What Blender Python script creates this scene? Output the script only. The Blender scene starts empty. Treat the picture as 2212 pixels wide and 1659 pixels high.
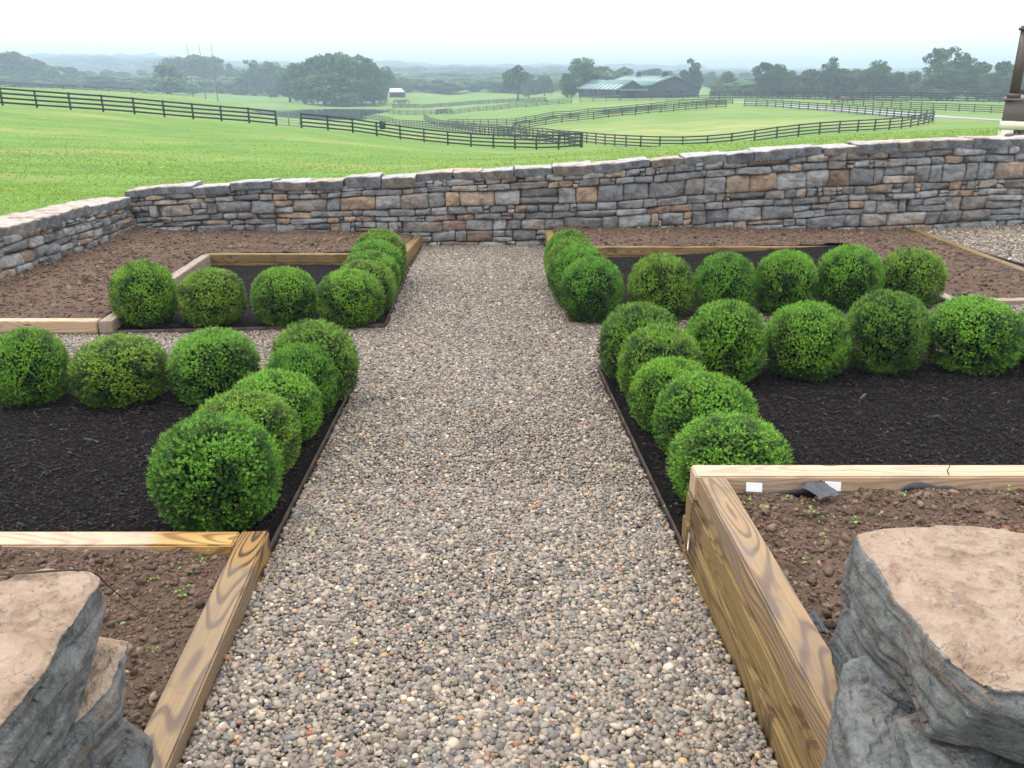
import bpy, bmesh, math, random
import numpy as np
from mathutils import Vector, Matrix
R = math.radians
rng = np.random.default_rng(7)
random.seed(7)
SC = bpy.context.scene
COL = SC.collection

# ------------------------------------------------------------------ camera
F = 1853.0                      # focal length in units of a 2212 px wide photograph
PITCH = R(19.73)
CP, SP = math.cos(PITCH), math.sin(PITCH)
H0 = 2.08                       # eye height above the gravel at the foot of the camera
cam = bpy.data.cameras.new('camera'); cam.sensor_width = 36; cam.lens = 36 * F / 2212
cam.clip_start = 0.05; cam.clip_end = 20000
co = bpy.data.objects.new('camera', cam); COL.objects.link(co)
co.location = (0, 0, H0); co.rotation_euler = (math.pi / 2 - PITCH, 0, 0)
SC.camera = co

def T(py):                      # downward tangent of the photo row
    yc = (py - 829.5) / F
    return (yc * CP + SP) / (CP - yc * SP)
def fw(py):
    return CP - (py - 829.5) / F * SP
def P(px, py, Y):               # surveyed point of the place at a known distance
    return Vector(((px - 1106) / F * Y / fw(py), Y, H0 - T(py) * Y))

# ------------------------------------------------------------------ noise
def _h(ix, iy, iz, s):
    n = (ix * 374761393 + iy * 668265263 + iz * 2147483647 + s * 974711) & 0xffffffff
    n = ((n ^ (n >> 13)) * 1274126177) & 0xffffffff
    n = ((n ^ (n >> 16)) * 2246822519) & 0xffffffff
    return ((n ^ (n >> 15)) & 0xffffff) / float(0xffffff)
def vnoise(p, s=0):
    p = np.asarray(p, float)
    i = np.floor(p).astype(np.int64); f = p - i; f = f * f * (3 - 2 * f)
    o = 0
    for dx in (0, 1):
        for dy in (0, 1):
            for dz in (0, 1):
                w = (f[:, 0] if dx else 1 - f[:, 0]) * (f[:, 1] if dy else 1 - f[:, 1]) * (f[:, 2] if dz else 1 - f[:, 2])
                o = o + w * _h(i[:, 0] + dx, i[:, 1] + dy, i[:, 2] + dz, s)
    return o * 2 - 1
def fbm(p, s=0, o=4, g=.5):
    t = 0; a = 1; n = 0
    for k in range(o):
        t = t + a * vnoise(np.asarray(p) * 2 ** k + 17.3 * k, s + k); n += a; a *= g
    return t / n

# ------------------------------------------------------------------ mesh helpers
def mesh(name, v, f, mats, smooth=False, col=None, mi=None, fcol=None):
    """v (n,3); f (m,k) array or a list of such arrays"""
    me = bpy.data.meshes.new(name)
    v = np.asarray(v, np.float32)
    fs = f if isinstance(f, list) else [f]
    fs = [np.asarray(a, np.int32) for a in fs if len(a)]
    me.vertices.add(len(v)); me.vertices.foreach_set('co', v.ravel())
    nl = sum(a.size for a in fs); npoly = sum(len(a) for a in fs)
    me.loops.add(nl); me.loops.foreach_set('vertex_index', np.concatenate([a.ravel() for a in fs]))
    tot = np.concatenate([np.full(len(a), a.shape[1], np.int32) for a in fs])
    me.polygons.add(npoly)
    me.polygons.foreach_set('loop_start', np.concatenate([[0], np.cumsum(tot)[:-1]]).astype(np.int32))
    me.polygons.foreach_set('loop_total', tot)
    if smooth: me.polygons.foreach_set('use_smooth', np.ones(npoly, bool))
    if mi is not None: me.polygons.foreach_set('material_index', np.asarray(mi, np.int32))
    for m in (mats if isinstance(mats, (list, tuple)) else [mats]): me.materials.append(m)
    me.update(calc_edges=True)
    if col is not None:
        a = me.attributes.new('tint', 'FLOAT_COLOR', 'POINT')
        c = np.ones((len(v), 4), np.float32); c[:, :3] = col; a.data.foreach_set('color', c.ravel())
    if fcol is not None:
        a = me.attributes.new('tint', 'FLOAT_COLOR', 'FACE')
        c = np.ones((npoly, 4), np.float32); c[:, :3] = fcol; a.data.foreach_set('color', c.ravel())
    me.validate()
    return me
def link(name, me, parent=None, loc=None, rot=None):
    o = bpy.data.objects.new(name, me); COL.objects.link(o)
    if loc is not None: o.location = loc
    if rot is not None: o.rotation_euler = rot
    if parent is not None: o.parent = parent
    return o
def tag(o, label, cat=None, group=None, kind=None):
    if label: o['label'] = label
    if cat: o['category'] = cat
    if group: o['group'] = group
    if kind: o['kind'] = kind
    return o
def empty(name, loc=(0, 0, 0), rz=0):
    o = bpy.data.objects.new(name, None); COL.objects.link(o); o.location = loc; o.rotation_euler = (0, 0, rz)
    o.empty_display_size = .2
    return o
class MB:                       # collects simple solids into one mesh
    def __init__(s): s.v = []; s.q = []; s.t = []; s.n = 0
    def add(s, v, q=(), t=()):
        s.v.append(np.asarray(v, float).reshape(-1, 3))
        if len(q): s.q.append(np.asarray(q) + s.n)
        if len(t): s.t.append(np.asarray(t) + s.n)
        s.n += len(s.v[-1])
    def box(s, c, d, rz=0, rx=0):
        c = np.array(c, float); h = np.array(d, float) / 2
        v = np.array([[x, y, z] for x in (-1, 1) for y in (-1, 1) for z in (-1, 1)]) * h
        m = np.array(Matrix.Rotation(rz, 3, 'Z') @ Matrix.Rotation(rx, 3, 'X'))
        s.add(v @ m.T + c, [[0, 1, 3, 2], [4, 6, 7, 5], [0, 4, 5, 1], [2, 3, 7, 6], [0, 2, 6, 4], [1, 5, 7, 3]])
    def bar(s, a, b, w, h):     # beam between two points, w across, h upright
        a = Vector(a); b = Vector(b); d = (b - a).normalized()
        u = d.cross(Vector((0, 0, 1))); u = u.normalized() if u.length > 1e-4 else Vector((1, 0, 0)); n = u.cross(d)
        v = [p + u * (w / 2 * i) + n * (h / 2 * j) for p in (a, b) for i, j in ((-1, -1), (1, -1), (1, 1), (-1, 1))]
        s.add(v, [[0, 3, 2, 1], [4, 5, 6, 7], [0, 1, 5, 4], [1, 2, 6, 5], [2, 3, 7, 6], [3, 0, 4, 7]])
    def tube(s, pts, rad, n=8):
        pts = [Vector(p) for p in pts]; V = []
        for i, p in enumerate(pts):
            d = (pts[min(i + 1, len(pts) - 1)] - pts[max(i - 1, 0)]).normalized()
            u = d.cross(Vector((.31, .95, .05))).normalized(); w = d.cross(u)
            r = rad[i] if hasattr(rad, '__len__') else rad
            V += [p + (u * math.cos(2 * math.pi * k / n) + w * math.sin(2 * math.pi * k / n)) * r for k in range(n)]
        q = [[i * n + k, i * n + (k + 1) % n, (i + 1) * n + (k + 1) % n, (i + 1) * n + k] for i in range(len(pts) - 1) for k in range(n)]
        m = len(pts) - 1
        V += [pts[0], pts[-1]]; c0 = len(V) - 2
        t = [[c0, (k + 1) % n, k] for k in range(n)] + [[c0 + 1, m * n + k, m * n + (k + 1) % n] for k in range(n)]
        s.add(V, q, t)
    def data(s, name, mat, smooth=False):
        f = ([np.concatenate(s.q)] if s.q else []) + ([np.concatenate(s.t)] if s.t else [])
        return mesh(name, np.concatenate(s.v), f, mat, smooth)
    def obj(s, name, mat, parent=None, smooth=False):
        f = ([np.concatenate(s.q)] if s.q else []) + ([np.concatenate(s.t)] if s.t else [])
        return link(name, mesh(name, np.concatenate(s.v), f, mat, smooth), parent)
def grid_faces(nx, ny, off=0):
    i = np.arange(nx - 1)[:, None] * ny + np.arange(ny - 1)[None, :]
    i = i.ravel() + off
    return np.stack([i, i + ny, i + ny + 1, i + 1], 1)
def ico(sub):
    bm = bmesh.new(); bmesh.ops.create_icosphere(bm, subdivisions=sub, radius=1)
    v = np.array([x.co[:] for x in bm.verts]); f = np.array([[q.index for q in x.verts] for x in bm.faces]); bm.free()
    return v, f
ICO1, ICO2, ICO3 = ico(1), ico(2), ico(3)
def rand_rot(n, tilt=None):
    """n random rotation matrices; tilt limits the lean from upright (radians, gaussian)"""
    a = rng.uniform(0, 2 * np.pi, n); Z = np.zeros((n, 3, 3)); c, s = np.cos(a), np.sin(a)
    Z[:, 0, 0] = c; Z[:, 0, 1] = -s; Z[:, 1, 0] = s; Z[:, 1, 1] = c; Z[:, 2, 2] = 1
    b = rng.normal(0, tilt, n) if tilt is not None else rng.uniform(0, 2 * np.pi, n)
    X = np.zeros((n, 3, 3)); c, s = np.cos(b), np.sin(b)
    X[:, 0, 0] = 1; X[:, 1, 1] = c; X[:, 1, 2] = -s; X[:, 2, 1] = s; X[:, 2, 2] = c
    a = rng.uniform(0, 2 * np.pi, n); W = np.zeros((n, 3, 3)); c, s = np.cos(a), np.sin(a)
    W[:, 0, 0] = c; W[:, 0, 1] = -s; W[:, 1, 0] = s; W[:, 1, 1] = c; W[:, 2, 2] = 1
    return W @ X @ Z
def scatter(protos, faces, pos, scl, rot, cols):
    """many small solids in one mesh; protos (p,k,3) share topology"""
    n = len(pos); k = protos.shape[1]
    v = protos[rng.integers(0, len(protos), n)] * scl[:, None, :]
    v = np.einsum('nij,nkj->nki', rot, v) + pos[:, None, :]
    f = (faces[None] + (np.arange(n) * k)[:, None, None]).reshape(-1, faces.shape[1])
    return v.reshape(-1, 3), f, np.repeat(cols, k, 0)

# ------------------------------------------------------------------ materials
class NT:
    def __init__(s, name):
        s.m = bpy.data.materials.new(name); s.m.use_nodes = True; s.t = s.m.node_tree; s.t.nodes.clear()
        s.o = s.n('ShaderNodeOutputMaterial')
    def n(s, ty, ins=None, **kw):
        nd = s.t.nodes.new(ty)
        for k, v in kw.items(): setattr(nd, k, v)
        for k, v in (ins or {}).items(): s.set(nd, k, v)
        return nd
    def set(s, nd, k, v):
        if isinstance(v, bpy.types.Node): v = v.outputs[0]
        if isinstance(v, bpy.types.NodeSocket): s.t.links.new(v, nd.inputs[k])
        else: nd.inputs[k].default_value = v
    def tex(s, out='Object'): return s.n('ShaderNodeTexCoord').outputs[out]
    def attr(s, name='tint'): return s.n('ShaderNodeAttribute', attribute_name=name).outputs['Color']
    def noise(s, vec, scale, detail=4, rough=.55, dist=0, dim='3D'):
        return s.n('ShaderNodeTexNoise', {'Vector': vec, 'Scale': scale, 'Detail': detail, 'Roughness': rough, 'Distortion': dist}).outputs['Fac']
    def vor(s, vec, scale, out='Distance', **kw):
        return s.n('ShaderNodeTexVoronoi', {'Vector': vec, 'Scale': scale}, **kw).outputs[out]
    def ramp(s, fac, st, interp='LINEAR'):
        r = s.n('ShaderNodeValToRGB', {'Fac': fac}); cr = r.color_ramp; cr.interpolation = interp
        while len(cr.elements) < len(st): cr.elements.new(.5)
        for e, (p, c) in zip(cr.elements, st):
            e.position = p; e.color = (*c, 1) if hasattr(c, '__len__') else (c, c, c, 1)
        return r.outputs['Color']
    def mix(s, fac, a, b, bt='MIX'):
        m = s.n('ShaderNodeMix', data_type='RGBA', blend_type=bt)
        for k, v in ((0, fac), (6, a), (7, b)):
            if isinstance(v, tuple) and len(v) == 3: v = (*v, 1)
            s.set(m, k, v)
        return m.outputs[2]
    def math(s, op, a, b=0, c=0):
        m = s.n('ShaderNodeMath', operation=op); s.set(m, 0, a); s.set(m, 1, b)
        if op in ('MULTIPLY_ADD',): s.set(m, 2, c)
        return m.outputs[0]
    def map(s, vec, sc=(1, 1, 1), loc=(0, 0, 0), rot=(0, 0, 0)):
        return s.n('ShaderNodeMapping', {'Vector': vec, 'Scale': sc, 'Location': loc, 'Rotation': rot}).outputs[0]
    def bump(s, h, dist=.01, st=1, nrm=None):
        b = s.n('ShaderNodeBump', {'Height': h, 'Distance': dist, 'Strength': st})
        if nrm is not None: s.set(b, 'Normal', nrm)
        return b.outputs[0]
    def bsdf(s, color, rough=.8, nrm=None, spec=.5, metal=0, trans=None):
        b = s.n('ShaderNodeBsdfPrincipled')
        if isinstance(color, tuple): color = (*color, 1)
        s.set(b, 'Base Color', color); s.set(b, 'Roughness', rough); s.set(b, 'Specular IOR Level', spec); s.set(b, 'Metallic', metal)
        if nrm is not None: s.set(b, 'Normal', nrm)
        out = b.outputs[0]
        if trans is not None:
            tr = s.n('ShaderNodeBsdfTranslucent'); s.set(tr, 'Color', trans[1] if not isinstance(trans[1], tuple) else (*trans[1], 1))
            mx = s.n('ShaderNodeMixShader', {'Fac': trans[0], 1: out, 2: tr.outputs[0]}); out = mx.outputs[0]
        s.t.links.new(out, s.o.inputs['Surface']); return s.m
def plain(name, c, rough=.7, spec=.3, amt=.25, scale=3, metal=0):
    t = NT(name); o = t.tex(); n = t.noise(o, scale, 5)
    n2 = t.noise(o, scale * 12, 4)
    k = t.ramp(n, [(.3, tuple(x * (1 - amt) for x in c)), (.7, tuple(min(1, x * (1 + amt)) for x in c))])
    return t.bsdf(k, rough, t.bump(n2, .004, .5), spec, metal)
# ------------------------------------------------------------------ material library
def m_grass():
    t = NT('grass'); o = t.tex()
    big = t.noise(o, .045, 5, .6); mid = t.noise(t.map(o, (.55, 1.1, 1)), .42, 7, .68); fine = t.noise(t.map(o, (1, 1.6, 1)), 9, 6, .75)
    c = t.ramp(big, [(.3, (.150, .265, .050)), (.48, (.200, .320, .064)), (.62, (.225, .320, .078)), (.78, (.165, .285, .054))])
    c = t.mix(t.ramp(mid, [(.40, 0.), (.60, .75)]), c, (.110, .215, .04))
    c = t.mix(t.ramp(fine, [(.36, .75), (.60, 0.)]), c, (.040, .100, .016))
    clump = t.noise(t.map(o, (1, 1.3, 1)), 2.6, 5, .7)
    c = t.mix(t.ramp(clump, [(.52, 0.), (.68, .5)]), c, (.20, .30, .055))
    c = t.mix(t.ramp(clump, [(.33, .45), (.45, 0.)]), c, (.06, .13, .025))
    dry = t.math('MULTIPLY', t.ramp(t.noise(t.map(o, (.05, .13, .1)), 1, 6, .7), [(.50, 0.), (.66, 1.)]), t.ramp(mid, [(.35, .2), (.6, 1.)]))
    c = t.mix(t.math('MULTIPLY', dry, .65), c, (.36, .32, .13))
    cc_ = P(1500, 286, 128)
    dm = t.n('ShaderNodeVectorMath', {0: t.map(o, (.026, .050, 0), (-cc_.x * .026, -cc_.y * .050, 0))}, operation='LENGTH').outputs['Value']
    dm = t.math('MULTIPLY', t.ramp(dm, [(.25, 1.), (1., 0.)]), t.ramp(t.noise(t.map(o, (.10, .45, 1)), 1, 6, .65), [(.36, 0.), (.58, 1.)]))
    c = t.mix(t.math('MULTIPLY', dm, .75), c, (.34, .33, .12))
    soil = t.ramp(t.noise(t.map(o, (.5, .9, .5)), 1.1, 5, .7), [(.70, 0.), (.76, .7)])
    c = t.mix(t.math('MULTIPLY', soil, .6), c, (.17, .115, .06))
    return t.bsdf(c, .95, t.bump(t.math('ADD', fine, mid), .09, .5), .12)
def m_gravel_ground():
    t = NT('gravel_ground'); o = t.tex()
    v = t.vor(o, 55, 'Color'); d = t.vor(o, 55)
    c = t.mix(.55, t.ramp(t.n('ShaderNodeSeparateColor', {'Color': v}).outputs[0], [(0, (.018, .016, .014)), (.5, (.055, .048, .04)), (1, (.11, .1, .085))]), (.045, .039, .033))
    c = t.mix(t.ramp(d, [(.25, 0.), (.6, .9)]), c, (.02, .017, .015))
    return t.bsdf(c, .8, t.bump(t.math('SUBTRACT', 1, d), .012, 1), .3)
def m_tint(name, rough=.6, spec=.4, bump=(60, .002), wear=.25):
    t = NT(name); o = t.tex(); n = t.noise(o, bump[0], 4, .6)
    c = t.mix(t.ramp(n, [(.35, wear), (.65, 0.)]), t.attr(), (.05, .045, .04))
    return t.bsdf(c, rough, t.bump(n, bump[1], .6), spec)
def m_mulch():
    t = NT('mulch'); o = t.tex()
    n = t.noise(t.map(o, (1, 3, 1)), 28, 8, .75); b = t.noise(o, 2.5, 5)
    c = t.ramp(n, [(.32, (.003, .0025, .0025)), (.55, (.010, .0085, .0085)), (.72, (.028, .024, .024))])
    c = t.mix(t.ramp(b, [(.4, 0.), (.7, .35)]), c, (.022, .017, .014))
    return t.bsdf(c, .85, t.bump(n, .03, 1), .08)
def m_soil():
    t = NT('soil'); o = t.tex()
    n = t.noise(o, 26, 10, .7); b = t.noise(o, 1.7, 5, .6); m = t.noise(o, 7, 6, .65)
    c = t.ramp(b, [(.3, (.108, .071, .049)), (.7, (.165, .111, .078))])
    c = t.mix(t.ramp(m, [(.36, .6), (.6, 0.)]), c, (.085, .050, .031))
    c = t.mix(t.ramp(n, [(.55, 0.), (.75, .5)]), c, (.23, .145, .095))
    return t.bsdf(c, .92, t.bump(t.math('ADD', n, t.math('MULTIPLY', m, 2)), .03, .9), .15)
def m_timber(name, tone, wetx=None, wettone=((.045, .022, .010), (.36, .20, .06))):
    t = NT(name); o = t.tex(); rnd = t.n('ShaderNodeObjectInfo').outputs['Random']
    off = t.n('ShaderNodeCombineXYZ', {'X': t.math('MULTIPLY', rnd, 31.7), 'Y': t.math('MULTIPLY', rnd, .04), 'Z': t.math('MULTIPLY', rnd, .03)})
    p = t.n('ShaderNodeVectorMath', {0: o, 1: off.outputs[0]}, operation='ADD').outputs[0]
    w = t.n('ShaderNodeTexNoise', {'Vector': t.map(p, (.62, 2.6, 2.6)), 'Scale': 1.0, 'Detail': 2, 'Roughness': .4})
    # growth rings of a log, warped slowly along the length
    sp = t.n('ShaderNodeSeparateXYZ', {'Vector': p}); spo = t.n('ShaderNodeSeparateXYZ', {'Vector': o})
    yy = t.math('ADD', spo.outputs[1], t.math('MULTIPLY', t.math('SUBTRACT', w.outputs['Fac'], .5), .30))
    zz = t.math('ADD', spo.outputs[2], t.math('MULTIPLY_ADD', t.math('SUBTRACT', t.n('ShaderNodeSeparateColor', {'Color': w.outputs['Color']}).outputs[1], .5), .32, .10))
    r = t.math('SQRT', t.math('ADD', t.math('MULTIPLY', yy, yy), t.math('MULTIPLY', zz, zz)))
    fine = t.noise(t.map(p, (1.5, 90, 90)), 1, 4, .6)
    ring = t.math('FRACT', t.math('MULTIPLY_ADD', fine, .12, t.math('MULTIPLY', r, 66)))
    g = t.ramp(ring, [(0, .0), (.45, .10), (.62, .85), (.80, 1.), (.92, .15), (1, 0.)])
    lo, hi, wet = tone
    c = t.mix(t.math('MULTIPLY', g, .92), hi, lo)
    c = t.mix(t.ramp(fine, [(.4, .25), (.65, 0.)]), c, lo)
    kn = t.vor(t.map(p, (2.2, 9, 9)), 1.0)
    c = t.mix(t.ramp(kn, [(.07, .95), (.13, 0.)]), c, (.075, .035, .02))
    st = t.noise(t.map(p, (1.6, 5, 2.5)), 1.0, 6, .65, .6)
    c = t.mix(t.ramp(st, [(.50, 0.), (.66, .55)]), c, wet)
    ll = t.noise(t.map(p, (1.1, 26, 26)), 1, 5, .65)
    c = t.mix(t.ramp(ll, [(.52, 0.), (.72, .45)]), c, wet)
    c = t.mix(t.math('MULTIPLY', rnd, .38), c, wet)
    blot = t.noise(t.map(p, (2.2, 3.5, 3.5), (3, 1, 0)), 1.0, 7, .7, .8)
    c = t.mix(t.ramp(blot, [(.56, 0.), (.63, .75 if name.endswith('side') else .25)]), c, tuple(x * .45 for x in wet))
    if wetx is not None:        # rain soaked end of the timber
        wm = t.ramp(t.math('ADD', spo.outputs[0], t.math('MULTIPLY_ADD', t.noise(t.map(p, (3, 22, 22)), 1, 4, .6), .35, -.175 - wetx + .5)), [(.47, 0.), (.53, 1.)])
        wc = t.mix(g, wettone[1], wettone[0])
        c = t.mix(t.math('MULTIPLY', wm, .88), c, wc)
    dirt = t.noise(p, 34, 5, .8)
    c = t.mix(t.ramp(dirt, [(.66, 0.), (.72, .8)]), c, (.07, .042, .026))
    return t.bsdf(c, t.ramp(st, [(.5, .6), (.62, .38)]), t.bump(t.math('ADD', fine, t.math('MULTIPLY', g, .6)), .0015, .6), .35)
def m_stone(name='stone', sc=1.0, top=False):
    t = NT(name); o = t.tex(); a = t.attr()
    n = t.noise(o, 7 * sc, 8, .65, .3); f = t.noise(o, 60 * sc, 6, .7); s = t.noise(t.map(o, (1, 1, 3.0)), 3.1 * sc, 6, .6, .8)
    c = t.mix(t.ramp(n, [(.32, .62), (.56, 0.)]), a, (.040, .047, .054))
    c = t.mix(t.ramp(n, [(.56, 0.), (.72, .40)]), c, (.36, .38, .38))
    c = t.mix(t.ramp(s, [(.53, 0.), (.68, .7)]), c, (.19, .110, .055))
    c = t.mix(t.ramp(f, [(.52, 0.), (.78, .35)]), c, (.46, .46, .44))
    c = t.mix(t.ramp(f, [(.25, .5), (.46, 0.)]), c, (.03, .032, .034))
    h = t.math('ADD', t.math('MULTIPLY', n, 2.), t.math('MULTIPLY', f, .35))
    return t.bsdf(c, .8, t.bump(h, .045, 1.), .25)
def m_leaf(name, tr=.28, rough=.45, spec=.4):
    t = NT(name); a = t.attr()
    rd = t.n('ShaderNodeObjectInfo').outputs['Random']
    a = t.mix(1.0, a, t.ramp(rd, [(0, (.72, .80, .85)), (.35, (1.0, 1.0, 1.0)), (.7, (1.15, 1.0, .9)), (1, (.88, .95, 1.1))]), 'MULTIPLY')
    c2 = t.mix(.5, a, (.17, .33, .02), 'MIX')
    return t.bsdf(a, rough, None, spec, 0, (tr, c2))
def m_roof():
    t = NT('green_metal_roof'); o = t.tex()
    wv = t.n('ShaderNodeTexWave', {'Vector': o, 'Scale': 2.2, 'Distortion': 0.0}, bands_direction='X').outputs['Fac']
    n = t.noise(o, .7, 4)
    c = t.ramp(n, [(.3, (.050, .150, .115)), (.7, (.075, .195, .15))])
    return t.bsdf(c, .42, t.bump(wv, .03, .5), .5)
M = {}
M['grass'] = m_grass(); M['gravel_ground'] = m_gravel_ground(); M['pebble'] = m_tint('pebble', .5, .45, (90, .0006), .18)
M['mulch'] = m_mulch(); M['chip'] = m_tint('mulch_chip', .7, .15, (60, .001), .3); M['soil'] = m_soil()
M['clod'] = m_tint('soil_clod', .92, .15, (55, .006), .35)
M['timber'] = m_timber('pine_timber_top', ((.115, .070, .042), (.37, .240, .105), (.155, .115, .090)))
M['timber_wet'] = m_timber('pine_timber_wet_corner', ((.090, .056, .034), (.34, .220, .095), (.125, .098, .078)), .60, ((.030, .015, .008), (.30, .165, .05)))
M['timber_stained'] = m_timber('pine_timber_stained_side', ((.12, .068, .022), (.33, .225, .085), (.085, .048, .02)), .66, ((.018, .010, .006), (.13, .075, .03)))
M['timber_pale_wet'] = m_timber('pine_timber_half_wet', ((.34, .215, .11), (.56, .405, .25), (.42, .31, .25)), 2.36, ((.22, .11, .03), (.50, .30, .09)))
M['timber_gold'] = m_timber('pine_timber_side', ((.12, .068, .022), (.33, .225, .085), (.085, .048, .02)))
M['timber_pale'] = m_timber('pine_timber_pale', ((.34, .215, .11), (.56, .405, .25), (.42, .31, .25)))
M['timber_grey'] = m_timber('pine_timber_grey', ((.17, .115, .07), (.32, .24, .165), (.30, .28, .27)))
M['stone'] = m_stone(); M['leaf'] = m_leaf('boxwood_leaf', .22, .42, .35); M['tree_leaf'] = m_leaf('tree_leaf', .2, .6, .3)
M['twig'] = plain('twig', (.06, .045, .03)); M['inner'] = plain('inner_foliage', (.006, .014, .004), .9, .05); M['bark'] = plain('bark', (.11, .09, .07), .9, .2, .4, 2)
M['fence'] = plain('black_fence_paint', (.018, .018, .02), .65, .35, .35, 1.5)
M['barn'] = plain('dark_barn_boards', (.030, .032, .038), .8, .3, .25, .8); M['roof'] = m_roof()
M['skylight'] = plain('translucent_roof_panel', (.36, .46, .44), .3, .5, .08); M['white'] = plain('white_paint', (.75, .76, .74), .5, .4, .06)
M['cream'] = plain('cream_paint', (.70, .68, .52), .5, .4, .05); M['brown'] = plain('brown_paint', (.085, .055, .048), .42, .45, .12)
M['mauve'] = plain('grey_brown_fascia', (.16, .125, .125), .55, .35, .06); M['lattice'] = plain('grey_lattice', (.16, .165, .15), .6, .3, .1)
M['steel'] = plain('rusty_steel_edging', (.055, .035, .028), .7, .4, .4, 9); M['plastic'] = plain('black_weed_fabric', (.02, .021, .026), .32, .55, .3, 20)
M['galv'] = plain('grey_gate_steel', (.20, .23, .21), .45, .5, .1, 1, .3); M['tan_board'] = plain('tan_fence_boards', (.21, .155, .115), .8, .2, .2)
M['road'] = plain('gravel_drive', (.30, .30, .31), .9, .2, .1, 1.5); M['pole'] = plain('pole_wood', (.16, .15, .14), .85, .2, .2)
M['horse'] = plain('brown_coat', (.15, .062, .028), .6, .3, .2); M['mane'] = plain('dark_mane', (.02, .014, .012), .7, .3)
M['dark'] = plain('dark_interior', (.012, .012, .014), .9, .1)
def m_water():
    t = NT('pond_water'); o = t.tex()
    return t.bsdf((.010, .022, .026), .06, t.bump(t.noise(t.map(o, (.5, 1.4, 1)), .9, 4), .05, .12), .6)
M['water'] = m_water()

# ------------------------------------------------------------------ the lie of the land
# (column, row of the fence foot / shore / tree foot, distance in metres): survey of the pasture
F_MAIN1 = [(-70, 222, 67), (10, 228.5, 69), (142, 237, 71), (268, 245, 73), (388, 255.5, 76), (496, 263.5, 78), (547, 267, 79), (597, 272, 80)]
F_MAIN2 = [(652, 277, 81), (756, 286.5, 83), (858, 300.5, 86), (954, 311.5, 87), (1038, 318.5, 86), (1113, 322, 84), (1176, 324, 82), (1223, 322, 80.5), (1257, 318.5, 80)]
F_LANE = [(1253, 318, 84), (1213, 311, 95), (1147, 303.5, 108), (1085, 296, 122), (1038, 292, 135), (978, 283.5, 158), (928, 277, 180), (873, 272, 205), (793, 263.5, 235), (700, 256.5, 262)]
F_MID = [(916, 262, 232), (933, 267, 215), (968, 274, 192), (1010, 281, 165), (1060, 288, 142), (1106, 294, 124)]
F_REAR = [(968, 271.5, 205), (1025, 272, 190), (1058, 272, 184), (1111, 271, 178), (1156, 266, 172)]
F_PF = [(1108, 284, 150), (1125, 289.5, 142), (1147, 296, 132), (1206, 303.5, 118), (1270, 309.5, 110), (1314, 314.5, 104), (1364, 318.5, 98), (1407, 321, 96), (1460, 322.3, 94), (1495, 321.7, 94), (1535, 319.3, 94), (1577, 315.5, 94), (1620, 309, 95), (1666, 302, 96), (1746, 293, 97), (1820, 286.8, 99), (1891, 283, 101), (1948, 278, 104), (1989, 271, 109), (2015, 264, 115)]
F_PB = [(2013, 260, 118), (1965, 257.3, 128), (1932, 254.3, 133), (1887, 249.8, 141), (1833, 245.3, 149), (1783, 240.3, 157), (1716, 235.5, 165), (1666, 230.5, 173), (1650, 229.6, 175), (1607, 230.2, 175)]
F_PW = [(1568, 231.5, 172), (1520, 234.3, 168), (1475, 238.4, 164), (1409, 243.5, 161), (1342, 250.3, 157), (1296, 255.8, 155), (1251, 261, 154), (1204, 266, 153), (1160, 272.8, 152), (1130, 278.5, 151), (1108, 283, 151)]
F_PW2 = [(1582, 224, 186), (1543, 226.5, 184), (1468, 231.5, 180), (1393, 240, 176), (1318, 248, 173), (1240, 256, 172), (1156, 263.5, 172)]
F_11 = [(943, 254, 262), (978, 246.5, 275), (1028, 240.5, 272), (1078, 237, 262), (1111, 232.5, 255), (1181, 227, 246), (1235, 223.5, 242)]
F_12A = [(838, 247.5, 268), (865, 248.5, 262), (893, 249, 258), (930, 247, 262), (975, 241, 280)]
F_12 = [(848, 236.5, 310), (903, 235, 322), (953, 231, 330), (1003, 227, 335), (1053, 224, 332), (1103, 222, 322), (1180, 219.5, 300)]
F_10 = [(1253, 221, 247), (1337, 218.3, 249)]
F_10B = [(1340, 218.3, 249), (1420, 217.5, 246), (1480, 217, 243), (1543, 216, 240)]
F_13 = [(1533, 212.5, 268), (1659, 214.5, 235), (1780, 217, 222), (1900, 218.5, 212), (2030, 220, 205), (2230, 223, 198)]
F_14 = [(1796, 224.5, 186), (1834, 227.2, 182), (1875, 229.6, 178), (1931, 234, 170), (1988, 237.6, 163), (2050, 240, 157), (2100, 242.5, 153), (2159, 245.3, 150), (2260, 249, 146)]
F_15 = [(-60, 184, 300), (60, 191.5, 292), (250, 201.5, 285), (400, 209, 278), (480, 213, 274), (560, 218.5, 270)]
ROAD = [(1590, 221, 205), (1640, 223.5, 192), (1700, 228, 176), (1760, 232.5, 165), (1830, 238, 153), (1900, 243, 144), (1960, 247, 137), (2016, 251, 131), (2090, 255.5, 125), (2160, 259.5, 120), (2260, 265, 113)]
WL = H0 - .0363 * 292          # pond level
ctrl = []
for fl in (F_MAIN1, F_MAIN2, F_LANE, F_MID, F_REAR, F_PF, F_PB, F_PW, F_PW2, F_11, F_12, F_10, F_10B, F_13, F_14, F_15, ROAD):
    for a in fl:
        p = P(*a); ctrl.append((p.x, p.y, p.z))
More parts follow.
